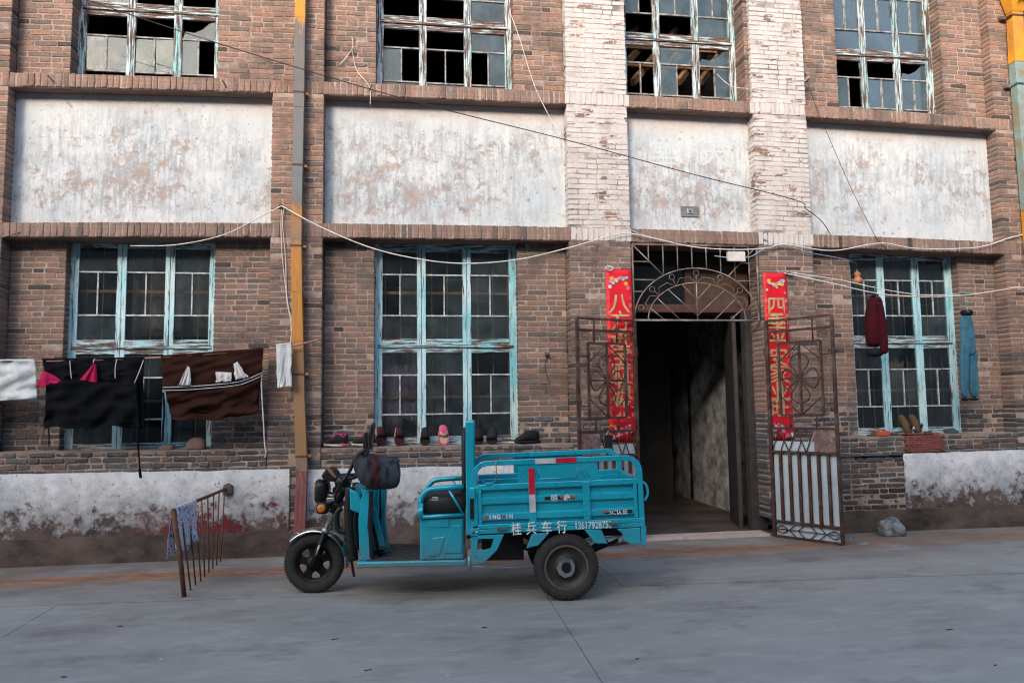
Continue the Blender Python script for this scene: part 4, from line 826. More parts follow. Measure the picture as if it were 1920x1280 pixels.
for label, px, py in (('green wire hanger holding the maroon jacket', 1641, 552), ('green wire hanger holding the jeans', 1812, 580)):
    t_ = at(px, py, YJ); lp = at(px, py-(13 if px < 1700 else 28), YJ); H_ = tag(empty('coat_hanger', None, t_), label, 'hanger', 'washing hung out to dry'); d = lp-t_
    m = MB(); m.tube(cat_([Vector((0, 0, -.02)), Vector((0, 0, d.z*.6)), Vector((.0, .02, d.z)), Vector((0, 0, d.z+.02)), Vector((0, -.02, d.z))], 5), .005, 6); m.build('hook', HGM, H_, smooth=True)
    m = MB(); m.tube([Vector((0, 0, -.01)), Vector((.03, .08, -.04)), Vector((-.03, -.08, -.04)), Vector((0, 0, -.01))], .006, 6); m.build('bar', HGM, H_, smooth=True)
# gourd hanging in the window corner
gd = at(1608, 523, .12); GD = tag(empty('gourd', None, gd), 'dried orange gourd hanging at the corner of the right window', 'gourd')
m = MB(); m.lathe([(0, -.075), (.04, -.066), (.062, -.035), (.058, -.005), (.035, .02), (.03, .03), (.042, .05), (.044, .068), (.03, .09), (.01, .10), (.004, .13)], (0, 0, 0), 18, 'z'); m.build('shell', m_plain('gourd_skin', (.36, .14, .07), .5), GD, smooth=True)
m = MB(); m.tube([(0, 0, .12), (.01, .02, .2), (-.03, .06, .3)], .004, 5); m.build('string', BLKC, GD, smooth=True)

# ------------------------------------------------------------------ footwear and odds and ends on the ledges
def ledge_z(x, y=.1): return sag(x, ZS)+.004
def place(px, py, Y):   # a point on the ledge under a pixel column
    p = at(px, py, Y); return Vector((p.x, Y, ledge_z(p.x)))
SOLE = m_plain('pale_rubber_sole', (.40, .36, .35), .7); SOLEP = m_plain('pink_rubber', (.50, .06, .12), .6); SBL = m_plain('black_mesh_fabric', (.006, .006, .007), .8, bump=.5, bsc=200); SPK = m_plain('pink_lacing', (.55, .03, .13), .6); SMR = m_plain('maroon_felt', (.055, .008, .012), .9); SIN = m_plain('dark_lining', (.012, .005, .007), .9); SPI = m_plain('pink_felt', (.60, .10, .20), .9); SCR = m_plain('cream_lining', (.50, .38, .30), .9)
def sneaker(label, p, rz, accent=True, L=.29, group='shoes on the window ledges', dark=False):
    E_ = tag(empty('shoe', None, p, rz), label, 'shoe', group); E_.scale = (1, 1.1, 1.35)
    # toe at -x
    def prof(t): return (.040+.010*sin(pi*min(1, t*1.2))-.012*max(0, t-.75)*2)
    m = MB(); m.loft([((-L/2+L*t, 0, .014+.012*(1-t)**4), (0, prof(t)*(1 if .03 < t < .97 else .55), 0), (0, 0, .014), .8) for t in (0, .05, .15, .3, .5, .7, .85, .95, 1)], 14); m.build('sole', SOLE if not dark else SBL, E_, smooth=True)
    hts = {0: .018, .06: .034, .18: .046, .32: .058, .45: .078, .55: .090, .7: .088, .85: .092, .95: .098, 1: .090}
    m = MB(); m.loft([((-L/2+.008+(L-.016)*t, 0, .022+h/2), (0, prof(t)*(.93 if .03 < t < .97 else .5)*(1-.25*max(0, t-.4)), 0), (0, 0, h/2), .9) for t, h in hts.items()], 14); m.build('upper', SBL, E_, smooth=True)
    m = MB(); m.loft([((L*.10+L*.34*t, 0, .109+.004*t), (0, .023*(1 if 0 < t < 1 else .4), 0), (0, 0, .004), 1) for t in (0, .3, .7, 1)], 12); m.build('opening', SPK if accent else SIN, E_, smooth=True)
    for i in range(4):
        x = -L*.20+i*L*.075; m = MB(); m.tube([(x, -.034, .062+.013*i), (x+.004, -.012, .078+.013*i), (x+.004, .012, .078+.013*i), (x, .034, .062+.013*i)], .0045, 5); m.build('lace', SPK if accent else SBL, E_, smooth=True)
    if accent:
        m = MB(); m.tube([(L*.22, -.040, .03), (L*.34, -.041, .02), (L*.46, -.036, .022)], .009, 6); m.build('heel_accent', SOLEP, E_, smooth=True); m = MB(); m.tube([(L*.12, -.026, .110), (L*.3, -.030, .088), (L*.44, -.022, .112)], .005, 5); m.build('collar_trim', SPK, E_, smooth=True)
    return E_
sneaker('black sneaker with pink laces, nearest the downpipe on the ledge', place(630, 836, .08), rad(-4)); sneaker('black sneaker with pink laces, partly behind the handlebar cover', place(682, 836, .08), rad(6))
sneaker('plain black sneaker at the right end of the middle ledge', place(986, 830, .10), rad(14), False, dark=True); sneaker('second plain black sneaker, behind the one at the right ledge end', place(992, 829, .21), rad(8), False, dark=True)
def slipper(label, px, Y, ln, lean, mt, lin, rz=0, group='shoes on the window ledges', w_=.048, cover=.5, name='slipper', sole=None):
    """stands on its toe or heel, leaning back against the window; opening towards the viewer"""
    p = place(px, 830, Y); E_ = tag(empty(name, None, p), label, 'shoe', group); E_.rotation_euler = (lean, 0, rz)
    def ww(t): return w_*(.62+.38*sin(pi*min(1, .12+t*.95)))
    m = MB(); m.loft([((0, .012, ln*t), (ww(t)*(1 if 0 < t < 1 else .5), 0, 0), (0, .012, 0), .8) for t in (0, .05, .15, .3, .5, .7, .85, .96, 1)], 14); m.build('sole', sole or SOLE, E_, smooth=True)
    t0 = 1-cover; m = MB(); m.loft([((0, -.022*sin(pi*min(1, .25+.7*(t-t0)/cover)), ln*t), (ww(t)*(1.02 if t < .99 else .45), 0, 0), (0, .034*(1 if t < .97 else .5), 0), .9) for t in [t0+cover*k/6 for k in range(7)]], 14); m.build('upper', mt, E_, smooth=True)
    m = MB(); m.loft([((0, -.006, ln*t), (ww(t)*.86, 0, 0), (0, .008, 0), .9) for t in [.03+(t0+.05)*k/5 for k in range(6)]], 14); m.build('insole', lin, E_, smooth=True)
    m = MB(); zz = ln*t0; m.loft([((0, -.052, zz+.03), (w_*.74, 0, 0), (0, .004, ln*.15), 1), ((0, -.034, zz+.03), (w_*.80, 0, 0), (0, .004, ln*.17), 1)], 18); m.build('opening', SIN if lin is not SCR else lin, E_, smooth=True)
    m = MB(); m.tube([(ww(t)*s_*.97, -.012-.0*t, ln*t) for s_, t in [(-1, t0), (-1, t0*.66), (-1, t0*.33), (-.6, .05), (0, .0), (.6, .05), (1, t0*.33), (1, t0*.66), (1, t0)]], .012, 6); m.build('side_wall', mt, E_, smooth=True)
    return E_
slipper('maroon cloth shoe leaning on the window with its sole turned outwards', 716, .20, .235, rad(-14), SMR, SMR, rad(40), w_=.066); slipper('maroon cloth shoe standing upright by the window post', 749, .20, .215, rad(-12), SMR, SMR, rad(20), w_=.054)
slipper('black strapped sandal leaning upright against the middle window', 797, .20, .215, rad(-10), SBL, SIN, 0, w_=.054, cover=.6, sole=SBL); slipper('pink felt slipper with cream lining leaning against the middle window', 832, .20, .24, rad(-12), SPI, SCR, rad(6), w_=.064, cover=.55)
slipper('black boot shaft leaning left of its mate behind the headboard', 896, .18, .20, rad(-10), SBL, SIN, rad(4), w_=.066, cover=.7, sole=SBL); slipper('black boot leaning right of its mate behind the headboard', 922, .18, .20, rad(-12), SBL, SIN, rad(-24), w_=.066, cover=.7, sole=SBL)
SBT = m_plain('brown_suede', (.085, .052, .024), .9, sc=14)
def boot(label, px, Y, rz, lean):
    p = place(px, 805, Y); E_ = tag(empty('boot', None, p), label, 'boot', 'suede boots on the right ledge'); E_.rotation_euler = (lean, 0, rz)
    m = MB(); m.loft([((0, -.02, 0.0), (.035, 0, 0), (0, .02, 0)), ((0, -.02, .02), (.055, 0, 0), (0, .05, 0)), ((0, -.012, .10), (.058, 0, 0), (0, .055, 0)), ((0, 0, .17), (.052, 0, 0), (0, .05, 0)), ((0, .012, .23), (.045, 0, 0), (0, .044, 0)), ((0, .018, .262), (.030, 0, 0), (0, .028, 0)), ((0, .02, .27), (.01, 0, 0), (0, .01, 0))], 16); m.build('upper', SBT, E_, smooth=True, sub=1)
    m = MB(); m.loft([((0, -.070, .075), (.030, 0, 0), (0, .008, .012)), ((0, -.085, .09), (.034, 0, 0), (0, .010, .022)), ((0, -.088, .11), (.028, 0, 0), (0, .006, .016))], 12); m.build('opening', SIN, E_, smooth=True)
    m = MB(); m.loft([((.008, -.090, .055), (.024, 0, 0), (0, .012, .008)), ((.010, -.098, .07), (.026, 0, 0), (0, .008, .014)), ((.012, -.096, .085), (.012, 0, 0), (0, .005, .008))], 10); m.build('tongue', CWH, E_, smooth=True)
boot('brown suede boot on the right ledge, left one of the pair', 1701, .15, rad(34), rad(-12)); boot('brown suede boot on the right ledge, right one of the pair', 1720, .20, rad(30), rad(-12))
# red half brick, rags, mat, stones
def lump(name, label, cat, p, sx, sy, sz, mt, seed, amp=.25, rz=0, sub=2, group=None, flat=.5):
    import bmesh
    bm = bmesh.new(); bmesh.ops.create_icosphere(bm, subdivisions=3, radius=1)
    for v in bm.verts:
        d = v.co.normalized(); k = 1+amp*(N2(d.x*1.3+seed, d.y*1.3, d.z*1.3)+.55*N2(d.x*3.1, d.y*3.1+seed, d.z*3.1)+.25*N2(d.x*7, d.y*7, d.z*7+seed))
        v.co = Vector((max(-.8, min(.8, d.x*k))*sx, max(-.8, min(.8, d.y*k))*sy, max(-flat, d.z*k)*sz))
    me = bpy.data.meshes.new(name); bm.to_mesh(me); bm.free(); me.materials.append(mt); me.polygons.foreach_set('use_smooth', [True]*len(me.polygons)); o = bpy.data.objects.new(name, me); COL.objects.link(o); o.location = p; o.rotation_euler = (0, 0, rz); zs = [v.co.z for v in me.vertices]; o.location.z -= min(zs)+.002
    return tag(o, label, cat, group)
STN = m_cement('speckled_stone', (.045, .058, .066), (.30, .33, .35), 11)
sp_ = atz(1680, 1006); lump('stone', 'large rough grey stone on the ground by the right wall', 'stone', Vector((sp_.x, sp_.y+.09, .004)), .175, .13, .15, STN, 3., .35)
STB = m_cement('brown_fieldstone', (.10, .065, .05), (.22, .15, .125), 6)
lump('stone', 'brown rock on the left window ledge below the brown apron', 'stone', place(368, 838, .16), .125, .09, .085, STB, 8., .22); lump('stone', 'flat brown stone on the left window ledge beside the rock', 'stone', place(312, 840, .14), .10, .06, .035, STB, 5., .2)
m = MB(); m.box(-.075, .075, -.045, .045, 0, .058); rb = m.build('broken_brick', m_plain('orange_brick', (.50, .085, .035), .85, sc=20, bump=.5), None, bevel=.008); rb.location = place(1656, 818, .06); rb.rotation_euler = (rad(3), rad(-4), rad(8)); tag(rb, 'small orange red brick lying on the right window ledge', 'brick')
DRK = m_cloth('dark_work_glove', (.045, .045, .05), .4); GLV = m_cloth('teal_grey_cloth', (.05, .085, .10), .4)
for nm, label, px, Y, sx, sy, sz, mt, sd_ in (('old_glove', 'dark worn glove left of the orange brick', 1636, .10, .085, .05, .018, DRK, 1.), ('old_glove', 'dark worn glove right of the orange brick', 1677, .10, .06, .045, .018, DRK, 2.), ('rag', 'crumpled teal grey rag at the right end of the right ledge', 1783, .20, .10, .07, .05, GLV, 3.), ('flat_sandal', 'flat olive sandal lying before the suede boots', 1740, .05, .065, .04, .03, m_cloth('olive_rubber', (.06, .05, .025), .4), 4.), ('rubber_strip', 'black rubber strip lying before the suede boots', 1700, .05, .09, .03, .012, BLK, 6.)):
    lump(nm, label, 'glove' if 'glove' in nm else nm.replace('_', ' ').split()[-1], place(px, 812, Y), sx, sy, sz, mt, sd_, .4, flat=.4)
MT_ = tag(empty('woven_mat'), 'red woven mat draped over the right window ledge', 'mat'); RM = m_plain('red_woven_strip', (.20, .062, .048), .85, var=.4, sc=14, col2=(.12, .04, .032)); mx0, mx1 = at(1695, 830, 0).x, at(1766, 830, 0).x
for r_ in range(10):
    for c_ in range(10):
        w2 = (mx1-mx0)/10; xa = mx0+c_*w2+(w2/2 if r_ % 2 else 0)-w2/4+.004*N2(r_, c_)
        m = MB()
        if r_ < 3: z = ledge_z(xa)+.006; m.box(xa+.002, xa+w2-.002, .0+r_*.045, .0+r_*.045+.041, z, z+.012)
        else: z = ledge_z(xa)-.030*(r_-2)-.008*sin(pi*c_/9)*(r_-2)/7+.01; b_ = -.030-.012*sin(pi*(r_-3)/7)+.003*((r_+c_) % 2); m.box(xa+.0015, xa+w2-.0015, b_, b_+.02, z-.013, z+.0135)
        m.build('woven_strip', RM, MT_, bevel=.003)
BCU = m_cloth('faded_brown_curtain', (.38, .28, .23), .35)
for xa, xb, za, zb, lb in ((-1.70, -.70, 3.62, 2.55, 'faded brown curtain behind the top of the left window'), (7.98, 8.46, 2.42, 1.62, 'faded brown curtain behind the right window, lower middle')):
    m = MB(); m.grid(lambda s, t: (xa+(xb-xa)*s, .62+.022*sin(s*38)+.01*N2(s*6, t*3, xa), za+(zb-za)*t), 48, 10); tag(m.build('curtain', BCU, None, smooth=True, solid=.003), lb, 'curtain')
CUR = m_cloth('mauve_curtain', (.72, .46, .58), .25); m = MB(); m.grid(lambda s, t: (1.25+.50*s, .57+.02*sin(s*26)+.01*N2(s*5, t*4), 2.40-(1.05 if s < .55 else .7+.3*s)*t), 30, 12); tag(m.build('curtain', CUR, None, smooth=True, solid=.003), 'mauve curtain behind the middle window, lower left', 'curtain')

# ------------------------------------------------------------------ rusty rail with a cloth
RL = tag(empty('iron_railing'), 'rusty iron railing standing out from the wall at the left', 'railing')
b0_, w0_ = atz(346, 1119), at(424, 916, -.03); tp = at(325, 958, -1.50); 
top_f = Vector((b0_.x-.10, b0_.y+.02, .78)); q1 = CAM; 
d_ = ray(324, 957); top_f = CAM+d_*((b0_.y-.0-CAM.y)/d_.y)
m = MB(); m.tube([b0_+Vector((0, 0, -.02)), b0_.lerp(top_f, .55)+Vector((.012, 0, 0)), top_f], .021, 8); m.build('post', RUSTB, RL, smooth=True)
m = MB(); m.tube([top_f, top_f.lerp(w0_, .5), w0_+Vector((0, .04, 0))], .017, 8); m.build('top_rail', RUSTB, RL, smooth=True)
bots = [(358, 1107), (367, 1097), (377, 1090), (384, 1082), (392, 1074), (399, 1067), (406, 1060), (413, 1053)]
for i, (px, py) in enumerate(bots):
    gp = atz(px, py); t = (i+1)/(len(bots)+.3); u_ = top_f.lerp(w0_, t); u_ = Vector((u_.x, u_.y, u_.z)); m = MB(); m.tube([Vector((gp.x, gp.y, -.01)), gp.lerp(u_, .5)+Vector((.008*N2(i*3.1), 0, 0)), u_], .0075, 6); m.build('bar', RUSTB, RL, smooth=True)
m = MB(); lmp = lump('mortar_patch', None, None, w0_+Vector((.02, .01, -.06)), .07, .05, .08, BASE, 4., .3); lmp.parent = RL
CFL = NT('floral_cotton'); _c = CFL.ramp(CFL.noise(22, 4, .6), (.38, (.10, .14, .30)), (.46, (.50, .54, .60)), (.56, (.58, .62, .66)), (.64, (.36, .16, .34))); CFLM = CFL.out(_c, .95, CFL.bump(CFL.noise(14, 4, .6), .5, .015), spec=.1)
FC = tag(empty('floral_cloth'), 'small floral cloth draped over the rusty railing', 'cloth')
def drape(side):
    def fn(s, t):
        k = .02+.32*s; p = top_f.lerp(w0_, k); nrm = Vector((w0_.y-top_f.y, -(w0_.x-top_f.x), 0)).normalized()*(-side)
        L = (.43 if side > 0 else .36)*(1+.08*N2(s*4, 1., side)); a = min(1, t*6)
        off = nrm*(.021+.02*t+.018*t*(sin(s*17+side)+.8*N2(s*5, t*4, side*3)))
        return p+Vector((0, 0, .022*cos(a*pi/2)))+off*sin(a*pi/2)-Vector((0, 0, max(0, t-1/6)*L*1.2))+Vector((.01*N2(s*5, t*5), 0, 0))
    m = MB(); m.grid(fn, 22, 22); m.build('fall', CFLM, FC, smooth=True, solid=.003)
drape(1); drape(-1)
# litter on the concrete
LIT = [(225, 1174, 'leaf', 'dry leaf on the concrete below the rusty railing'), (908, 1176, 'leaf', 'dry leaf on the concrete in front of the load bed'), (1195, 1235, 'chip', 'dark blue chip on the road right of the long slab joint'), (628, 1198, 'twig', 'short twig on the road in front of the front wheel'), (690, 1256, 'twig', 'pale twig near the bottom edge of the road'), (1090, 1230, 'scrap', 'white paper scrap lying beside the long slab joint'), (1235, 1251, 'scrap', 'white paper scrap right of the dark blue chip'), (302, 1235, 'scrap', 'white paper scrap at the lower left of the road'), (840, 1267, 'scrap', 'white paper scrap at the bottom centre of the road'), (1563, 1174, 'scrap', 'white paper scrap on the road below the right gate leaf'), (1780, 1180, 'twig', 'thin twig on the road below the large stone'), (1866, 1247, 'chip', 'dark chip at the lower right of the road'), (120, 1269, 'leaf', 'dry leaf at the bottom left corner of the road'), (1590, 1012, 'flat', 'flat broken stone lying at the foot of the right gate leaf'), (1615, 1021, 'flat', 'smaller flat stone piece between the gate leaf and the large stone')]
LM = {'leaf': m_plain('dry_leaf', (.07, .05, .04), .9), 'chip': m_plain('dark_chip', (.06, .065, .07), .9), 'twig': m_plain('dry_twig', (.08, .06, .05), .9), 'scrap': m_plain('paper_scrap', (.6, .58, .56), .9)}
LM['flat'] = STN
for i, (px, py, kd, lb) in enumerate(LIT):
    p = atz(px, py); m = MB(); L = {'leaf': .020, 'chip': .014, 'twig': .026, 'scrap': .009, 'flat': .10}[kd]; a = rnd.uniform(-.5, .5)
    pl = [(L*cos(t*pi/4)*(1+.3*N2(t, i*3.)), (.35 if kd != 'twig' else .1)*L*sin(t*pi/4)*(1+.4*N2(t*2, i*5.))) for t in range(8)]
    m.prism([(x*cos(a)-y*sin(a), x*sin(a)+y*cos(a)) for x, y in pl], .001, .006 if kd != 'flat' else .03, lambda u, v, d: (u, v, d)); o = m.build({'leaf': 'dry_leaf', 'chip': 'dark_chip', 'twig': 'dry_twig', 'scrap': 'paper_scrap', 'flat': 'flat_stone'}[kd], LM[kd]); o.location = (p.x, p.y, .004 if p.y > seam(p.x) else .0)
    tag(o, lb, {'leaf': 'leaf', 'chip': 'chip', 'twig': 'twig', 'scrap': 'paper', 'flat': 'stone'}[kd], 'litter on the road' if kd != 'flat' else None)
# ------------------------------------------------------------------ cargo tricycle
PHI = rad(6.0); TO = Vector((2.96704, -2.01947, 0)); TX = Vector((cos(PHI), -sin(PHI), 0)); TYv = Vector((sin(PHI), cos(PHI), 0))
TR = tag(empty('cargo_tricycle', None, TO, -PHI), 'teal electric cargo tricycle with open load bed parked before the doorway', 'tricycle')
def T(px, py, v):
    """pixel -> tricycle coordinates (x to the rear, y away from the viewer, z up) on the lengthwise plane y = v"""
    d = ray(px, py); c = CAM-TO; t = (v-c.dot(TYv))/d.dot(TYv); p = c+d*t; return Vector((p.dot(TX), v, p.z))
def poly(name, pix, v, th, mt, parent, bevel=.004):
    pts = [T(a, b, v) for a, b in pix]; m = MB(); m.prism([(p.x, p.z) for p in pts], v, v+th, lambda a, b, d: (a, d, b)); return m.build(name, mt, parent, bevel=bevel)
def tb(name, pts, r, mt, parent=TR, n=10, flat=None): m = MB(); m.tube(pts, r, n, flat=flat); return m.build(name, mt, parent, smooth=True)
def bx(name, b, mt, parent=TR, bevel=.005): m = MB(); m.box(*b); return m.build(name, mt, parent, bevel=bevel)
def wheel(name, c, R_, wd, parent=TR, front=False):
    Wl = empty(name, parent, c); r_in = R_*.66
    def pr(k): return [(r_in, -wd*.42), (r_in+.25*(R_-r_in), -wd*.5*k), (R_-.03, -wd*.52*k), (R_-.010, -wd*.44), (R_, -wd*.22), (R_+.002, 0), (R_, wd*.22), (R_-.010, wd*.44), (R_-.03, wd*.52*k), (r_in+.25*(R_-r_in), wd*.5*k), (r_in, wd*.42), (r_in-.005, 0), (r_in, -wd*.42)]
    m = MB(); m.lathe(pr(1.08), (0, 0, 0), 64); m.build('tyre', RUB, Wl, smooth=True)
    m = MB(); nl = 58 if not front else 64
    for i in range(nl):
        a = 2*pi*i/nl
        for s in (-1, 1):
            M = Matrix.Rotation(-a-(.5*2*pi/nl if s > 0 else 0), 4, 'Y'); m.box(R_-.012, R_+.0022, s*wd*.12, s*wd*.47, -R_*.022, R_*.022, M=M)
            m.box(R_-.035, R_-.012, s*wd*.45, s*wd*.555, -R_*.018, R_*.018, M=M)
    tag(m.build('tread', RUB, Wl), kind='stuff')
    if front:
        m = MB(); m.lathe([(r_in+.006, -wd*.40), (r_in+.004, wd*.40), (r_in-.03, wd*.36), (r_in-.034, -wd*.36), (r_in+.006, -wd*.40)], (0, 0, 0), 48); m.build('rim', DKM, Wl, smooth=True)
        for i in range(5):
            a = 2*pi*i/5+.42; m = MB(); M = Matrix.Rotation(-a, 4, 'Y')
            pl = [(.04, -.052), (.085, -.034), (.115, -.036), (r_in-.028, -.062), (r_in-.028, .062), (.115, .036), (.085, .034), (.04, .052)]
            m.prism(pl, -.020, .020, lambda p, q, d: M @ Vector((p, d, q))); m.build('spoke', DKM, Wl, bevel=.006)
        m = MB(); m.lathe([(0, -.06), (.035, -.06), (.05, -.045), (.072, -.035), (.075, .035), (.05, .05), (0, .06)], (0, 0, 0), 28); m.build('hub', DKM, Wl, smooth=True)
    else:
        m = MB(); m.lathe([(r_in+.010, -wd*.43), (r_in-.012, -wd*.46), (r_in-.022, -wd*.34), (r_in-.045, -wd*.20), (.085, -wd*.20), (.075, -wd*.40), (.0, -wd*.42)], (0, 0, 0), 48); m.build('rim', m_plain('black_steel_rim', (.022, .023, .025), .5, .3, sc=12, col2=(.05, .04, .035)), Wl, smooth=True)
        m = MB(); m.lathe([(r_in+.012, -wd*.435), (r_in+.002, -wd*.475), (r_in-.010, -wd*.45)], (0, 0, 0), 48); m.build('rim_edge', m_plain('rusty_rim_edge', (.16, .12, .10), .6, .4), Wl, smooth=True)
        k = .088; em = [(-k, 0), (-k*.72, k*.62), (-.1*k, k*.95), (k*.55, k*.78), (k*.8, k*.2), (k*.8, -k*.3), (k*.5, -k*.8), (-.2*k, -k*.98), (-k*.75, -k*.6)]
        m = MB(); m.lathe([(.0, -wd*.45), (.062, -wd*.45), (.088, -wd*.43), (.092, -wd*.38)], (0, 0, 0), 36); m.build('hub_cap', BLK, Wl, smooth=True)
        y0 = -wd*.455
        inn = [(x*.56+.002, z*.56) for x, z in em]; kk = len(em); m = MB(); vs = [(x, y0-.002, z) for x, z in em]+[(x, y0-.006, z) for x, z in inn]; m.add(vs, [(i, (i+1) % kk, (i+1) % kk+kk, i+kk) for i in range(kk)]); m.build('hub_emblem', CHR, Wl, solid=.003)
        m = MB(); m.prism([(x*.6, z*.34) for x, z in em], y0-.004, y0-.001, lambda a, b, d: (a, d, b)); m.build('emblem_core', BLK, Wl)
        tb('valve', [(.12, -wd*.2, .11), (.145, -wd*.45, .135)], .005, SIL, Wl, 6)
    return Wl
wheel('front_wheel', (-2.238, 0, .267), .264, .098, front=True); wheel('rear_wheel', (0, -.45, .278), .276, .115); rw = wheel('rear_wheel', (0, .45, .278), .276, .115)
tb('rear_axle', [(0, -.40, .278), (0, .40, .278)], .035, DKM); m = MB(); m.lathe([(0, -.12), (.09, -.11), (.12, -.05), (.12, .05), (.09, .11), (0, .12)], (0, 0, .278), 20); m.build('differential', DKM, TR, smooth=True)
for y in (-.33, .33):
    m = MB()
    for k in range(4): L = .48-.09*k; m.tube([(-L, y, .47-.018*k*.6), (-L*.5, y, .37-.014*k), (0, y, .335-.010*k), (L*.5, y, .37-.014*k), (L, y, .47-.018*k*.6)], .008, 4, flat=2.6)
    m.build('leaf_spring', DKM, TR)
bx('battery_case', (-.72, -.35, -.26, .26, .30, .52), BLK); bx('chassis_beam', (-.85, .62, -.30, -.25, .50, .57), DKM); bx('chassis_beam', (-.85, .62, .25, .30, .50, .57), DKM)
tb('brake_line', [(-.83, -.36, .275), (-.6, -.36, .265), (-.28, -.40, .255)], .004, SIL)

# --- load bed (slightly tail-high)
CB_ = empty('load_bed', TR); CB_.rotation_euler = (0, -.024, 0)
X0, X1, ZR0, ZR1, ZM, ZT, YW = -.78, .70, .588, .655, .985, 1.182, .5
bx('bed_floor', (X0+.02, X1-.02, -YW+.03, YW-.03, .60, .625), TEAL, CB_)
for s in (-1, 1):
    y = s*YW
    ya, yb_ = (y, y+.03) if s < 0 else (y-.03, y)
    bx('sill_rail', (X0-.03, X1, min(y, y-s*.045), max(y, y-s*.045), ZR0, ZR1-.028), TEAL, CB_); bx('side_lip', (X0+.045, X1, min(y+s*.006, y-s*.04), max(y+s*.006, y-s*.04), ZR1-.026, ZR1+.012), TEAL, CB_)
    yi = y-s*.028
    bx('side_sheet', (X0+.05, X1-.04, min(yi, yi-s*.008), max(yi, yi-s*.008), ZR1+.012, ZM-.03), TEAL, CB_)
    for z in (.725, .862):
        m = MB(); o_ = y-s*.004; m.prism([(yi, z-.036), (o_, z-.026), (o_, z+.022), (yi, z+.036)], X0+.075, X1-.07, lambda a, b, d: (d, a, b)); m.build('pressed_rib', TEAL, CB_, bevel=.003)
    bx('mid_rail', (X0+.05, X1-.03, min(y+s*.004, y-s*.036), max(y+s*.004, y-s*.036), ZM-.030, ZM+.018), TEAL, CB_)
    for x in (-.262, .205): bx('side_post', (x-.031, x+.031, min(y+s*.009, y-s*.02), max(y+s*.009, y-s*.02), ZR1+.014, ZM+.008), TEAL, CB_, .004)
    for x in (X0+.052, X1-.085): bx('corner_post', (x, x+.032, min(y+s*.002, y-s*.026), max(y+s*.002, y-s*.026), ZR1+.013, ZM-.031), TEAL, CB_)
    # guard rail: rounded hoop of square tube
    r_ = .12; hp = [(X0+.025, ZR1-.0)]+[(X0+.025, ZM-.1)]+arc(X0+.025+r_, ZT-r_, r_, pi, pi/2, 8)+arc(X1-.022-r_, ZT-r_, r_, pi/2, 0, 8)+[(X1-.022, ZM-.1), (X1-.022, ZR0)]
    m = MB(); m.tube([(a, y-s*.018, b) for a, b in hp], .031, 4); m.build('guard_hoop', TEAL, CB_, bevel=.004)
    if s < 0: bx('hoop_sleeve', (X0-.012, X0+.062, y-.006, y+.045, .925, .985), TEAL, CB_)
    # name plate between rails
    bx('plate', (-.375, .315, min(y-s*.006, y-s*.018), max(y-s*.006, y-s*.018), ZM+.019, ZT-.025), TEAL, CB_, .003)
    if s < 0:
        def emb(pts, r=.0035): m = MB(); m.tube([(a, y+.0045, b) for a, b in pts], r, 6); m.build('embossing', TEAL, CB_, smooth=True)
        emb([(-.20, ZM+.05), (-.20, ZM+.13)]); emb([(-.20, ZM+.045), (.135, ZM+.045)], .006); emb([(.135, ZM+.045), (.135, ZM+.13)])
        for q in (0, .032): emb([(.205+q, ZM+.14), (.165+q, ZM+.092), (.21+q, ZM+.045)])
        emb([(-.245, ZM+.125), (-.215, ZM+.092), (-.245, ZM+.055)])
yn = -YW
bx('front_sheet', (X0+.03, X0+.042, -YW+.03, YW-.03, .63, ZM), TEAL, CB_); bx('tailgate', (X1-.035, X1-.012, -YW+.04, YW-.04, .63, ZM-.02), TEAL, CB_); bx('tailgate_rail', (X1-.04, X1-.006, -YW+.04, YW-.04, ZM-.022, ZM+.012), TEAL, CB_)
for z in (.72, .86): bx('tailgate_rib', (X1-.014, X1-.002, -YW+.06, YW-.06, z-.03, z+.03), TEAL, CB_)
tb('tailgate_latch', cat_([(X1+.005, yn+.02, .97), (X1+.035, yn+.015, .93), (X1+.04, yn+.012, .86), (X1+.012, yn+.015, .81)], 5), .011, TEAL, CB_, 8)
# tape, print and lettering
bx('reflective_tape', (-.287, -.237, yn-.0115, yn-.0095, .905, 1.125), RED, CB_, 0); bx('reflective_tape', (-.288, -.236, yn-.0117, yn-.0095, .752, .903), WRF, CB_, 0); m = MB(); m.box(-.287, -.237, yn-.0095, yn-.001, ZM+.02, 1.125); m.build('tape_backing', TEAL, CB_)
bx('reflective_tape', (-.225, -.050, yn-.0057, yn-.0045, ZT-.021, ZT+.021), WRF, CB_, 0); bx('reflective_tape', (-.046, .135, yn-.0057, yn-.0045, ZT-.021, ZT+.021), RED, CB_, 0)
def lt(body, size, x, z, mt, wd=None, off=0., y=yn-.0055, nm='lettering'): return text_obj(body, size, mt, CB_, Matrix.Translation((x, y, z)), nm, off, wd, .0006)
bx('sticker', (-.155, .105, yn-.0022+.004-.004, yn+.002, .853, .878), BLKP, CB_, 0); bx('sticker', (-.02, .105, yn-.0034, yn-.0024, .861, .880), ORP, CB_, 0)
lt('明', .062, -.075, .866, TW, off=.001, y=yn-.0045); lt('鑫', .062, .035, .866, TW, off=.001, y=yn-.0045)
x_ = -.665
for ch, mt in zip('MINGXIN', (ORP, TW, TW, TW, ORP, TW, TW)):
    lt(ch, .050, x_, .727, mt, .030 if ch != 'I' else .008, .0018, y=yn-.003); x_ += .036 if ch != 'I' else .036
bx('sticker', (.36, .595, yn-.0022, yn+.002, .713, .738), BLKP, CB_, 0); bx('sticker', (.33, .40, yn-.0034, yn-.0024, .724, .736), ORP, CB_, 0); lt('3C认证', .047, .475, .725, TW, .16, .0008, y=yn-.0045)
for ch, x in zip('桂兵车行', (-.41, -.28, -.15, -.02)): lt(ch, .115, x, .622, TW, .088, .0015, y=yn-.0085)
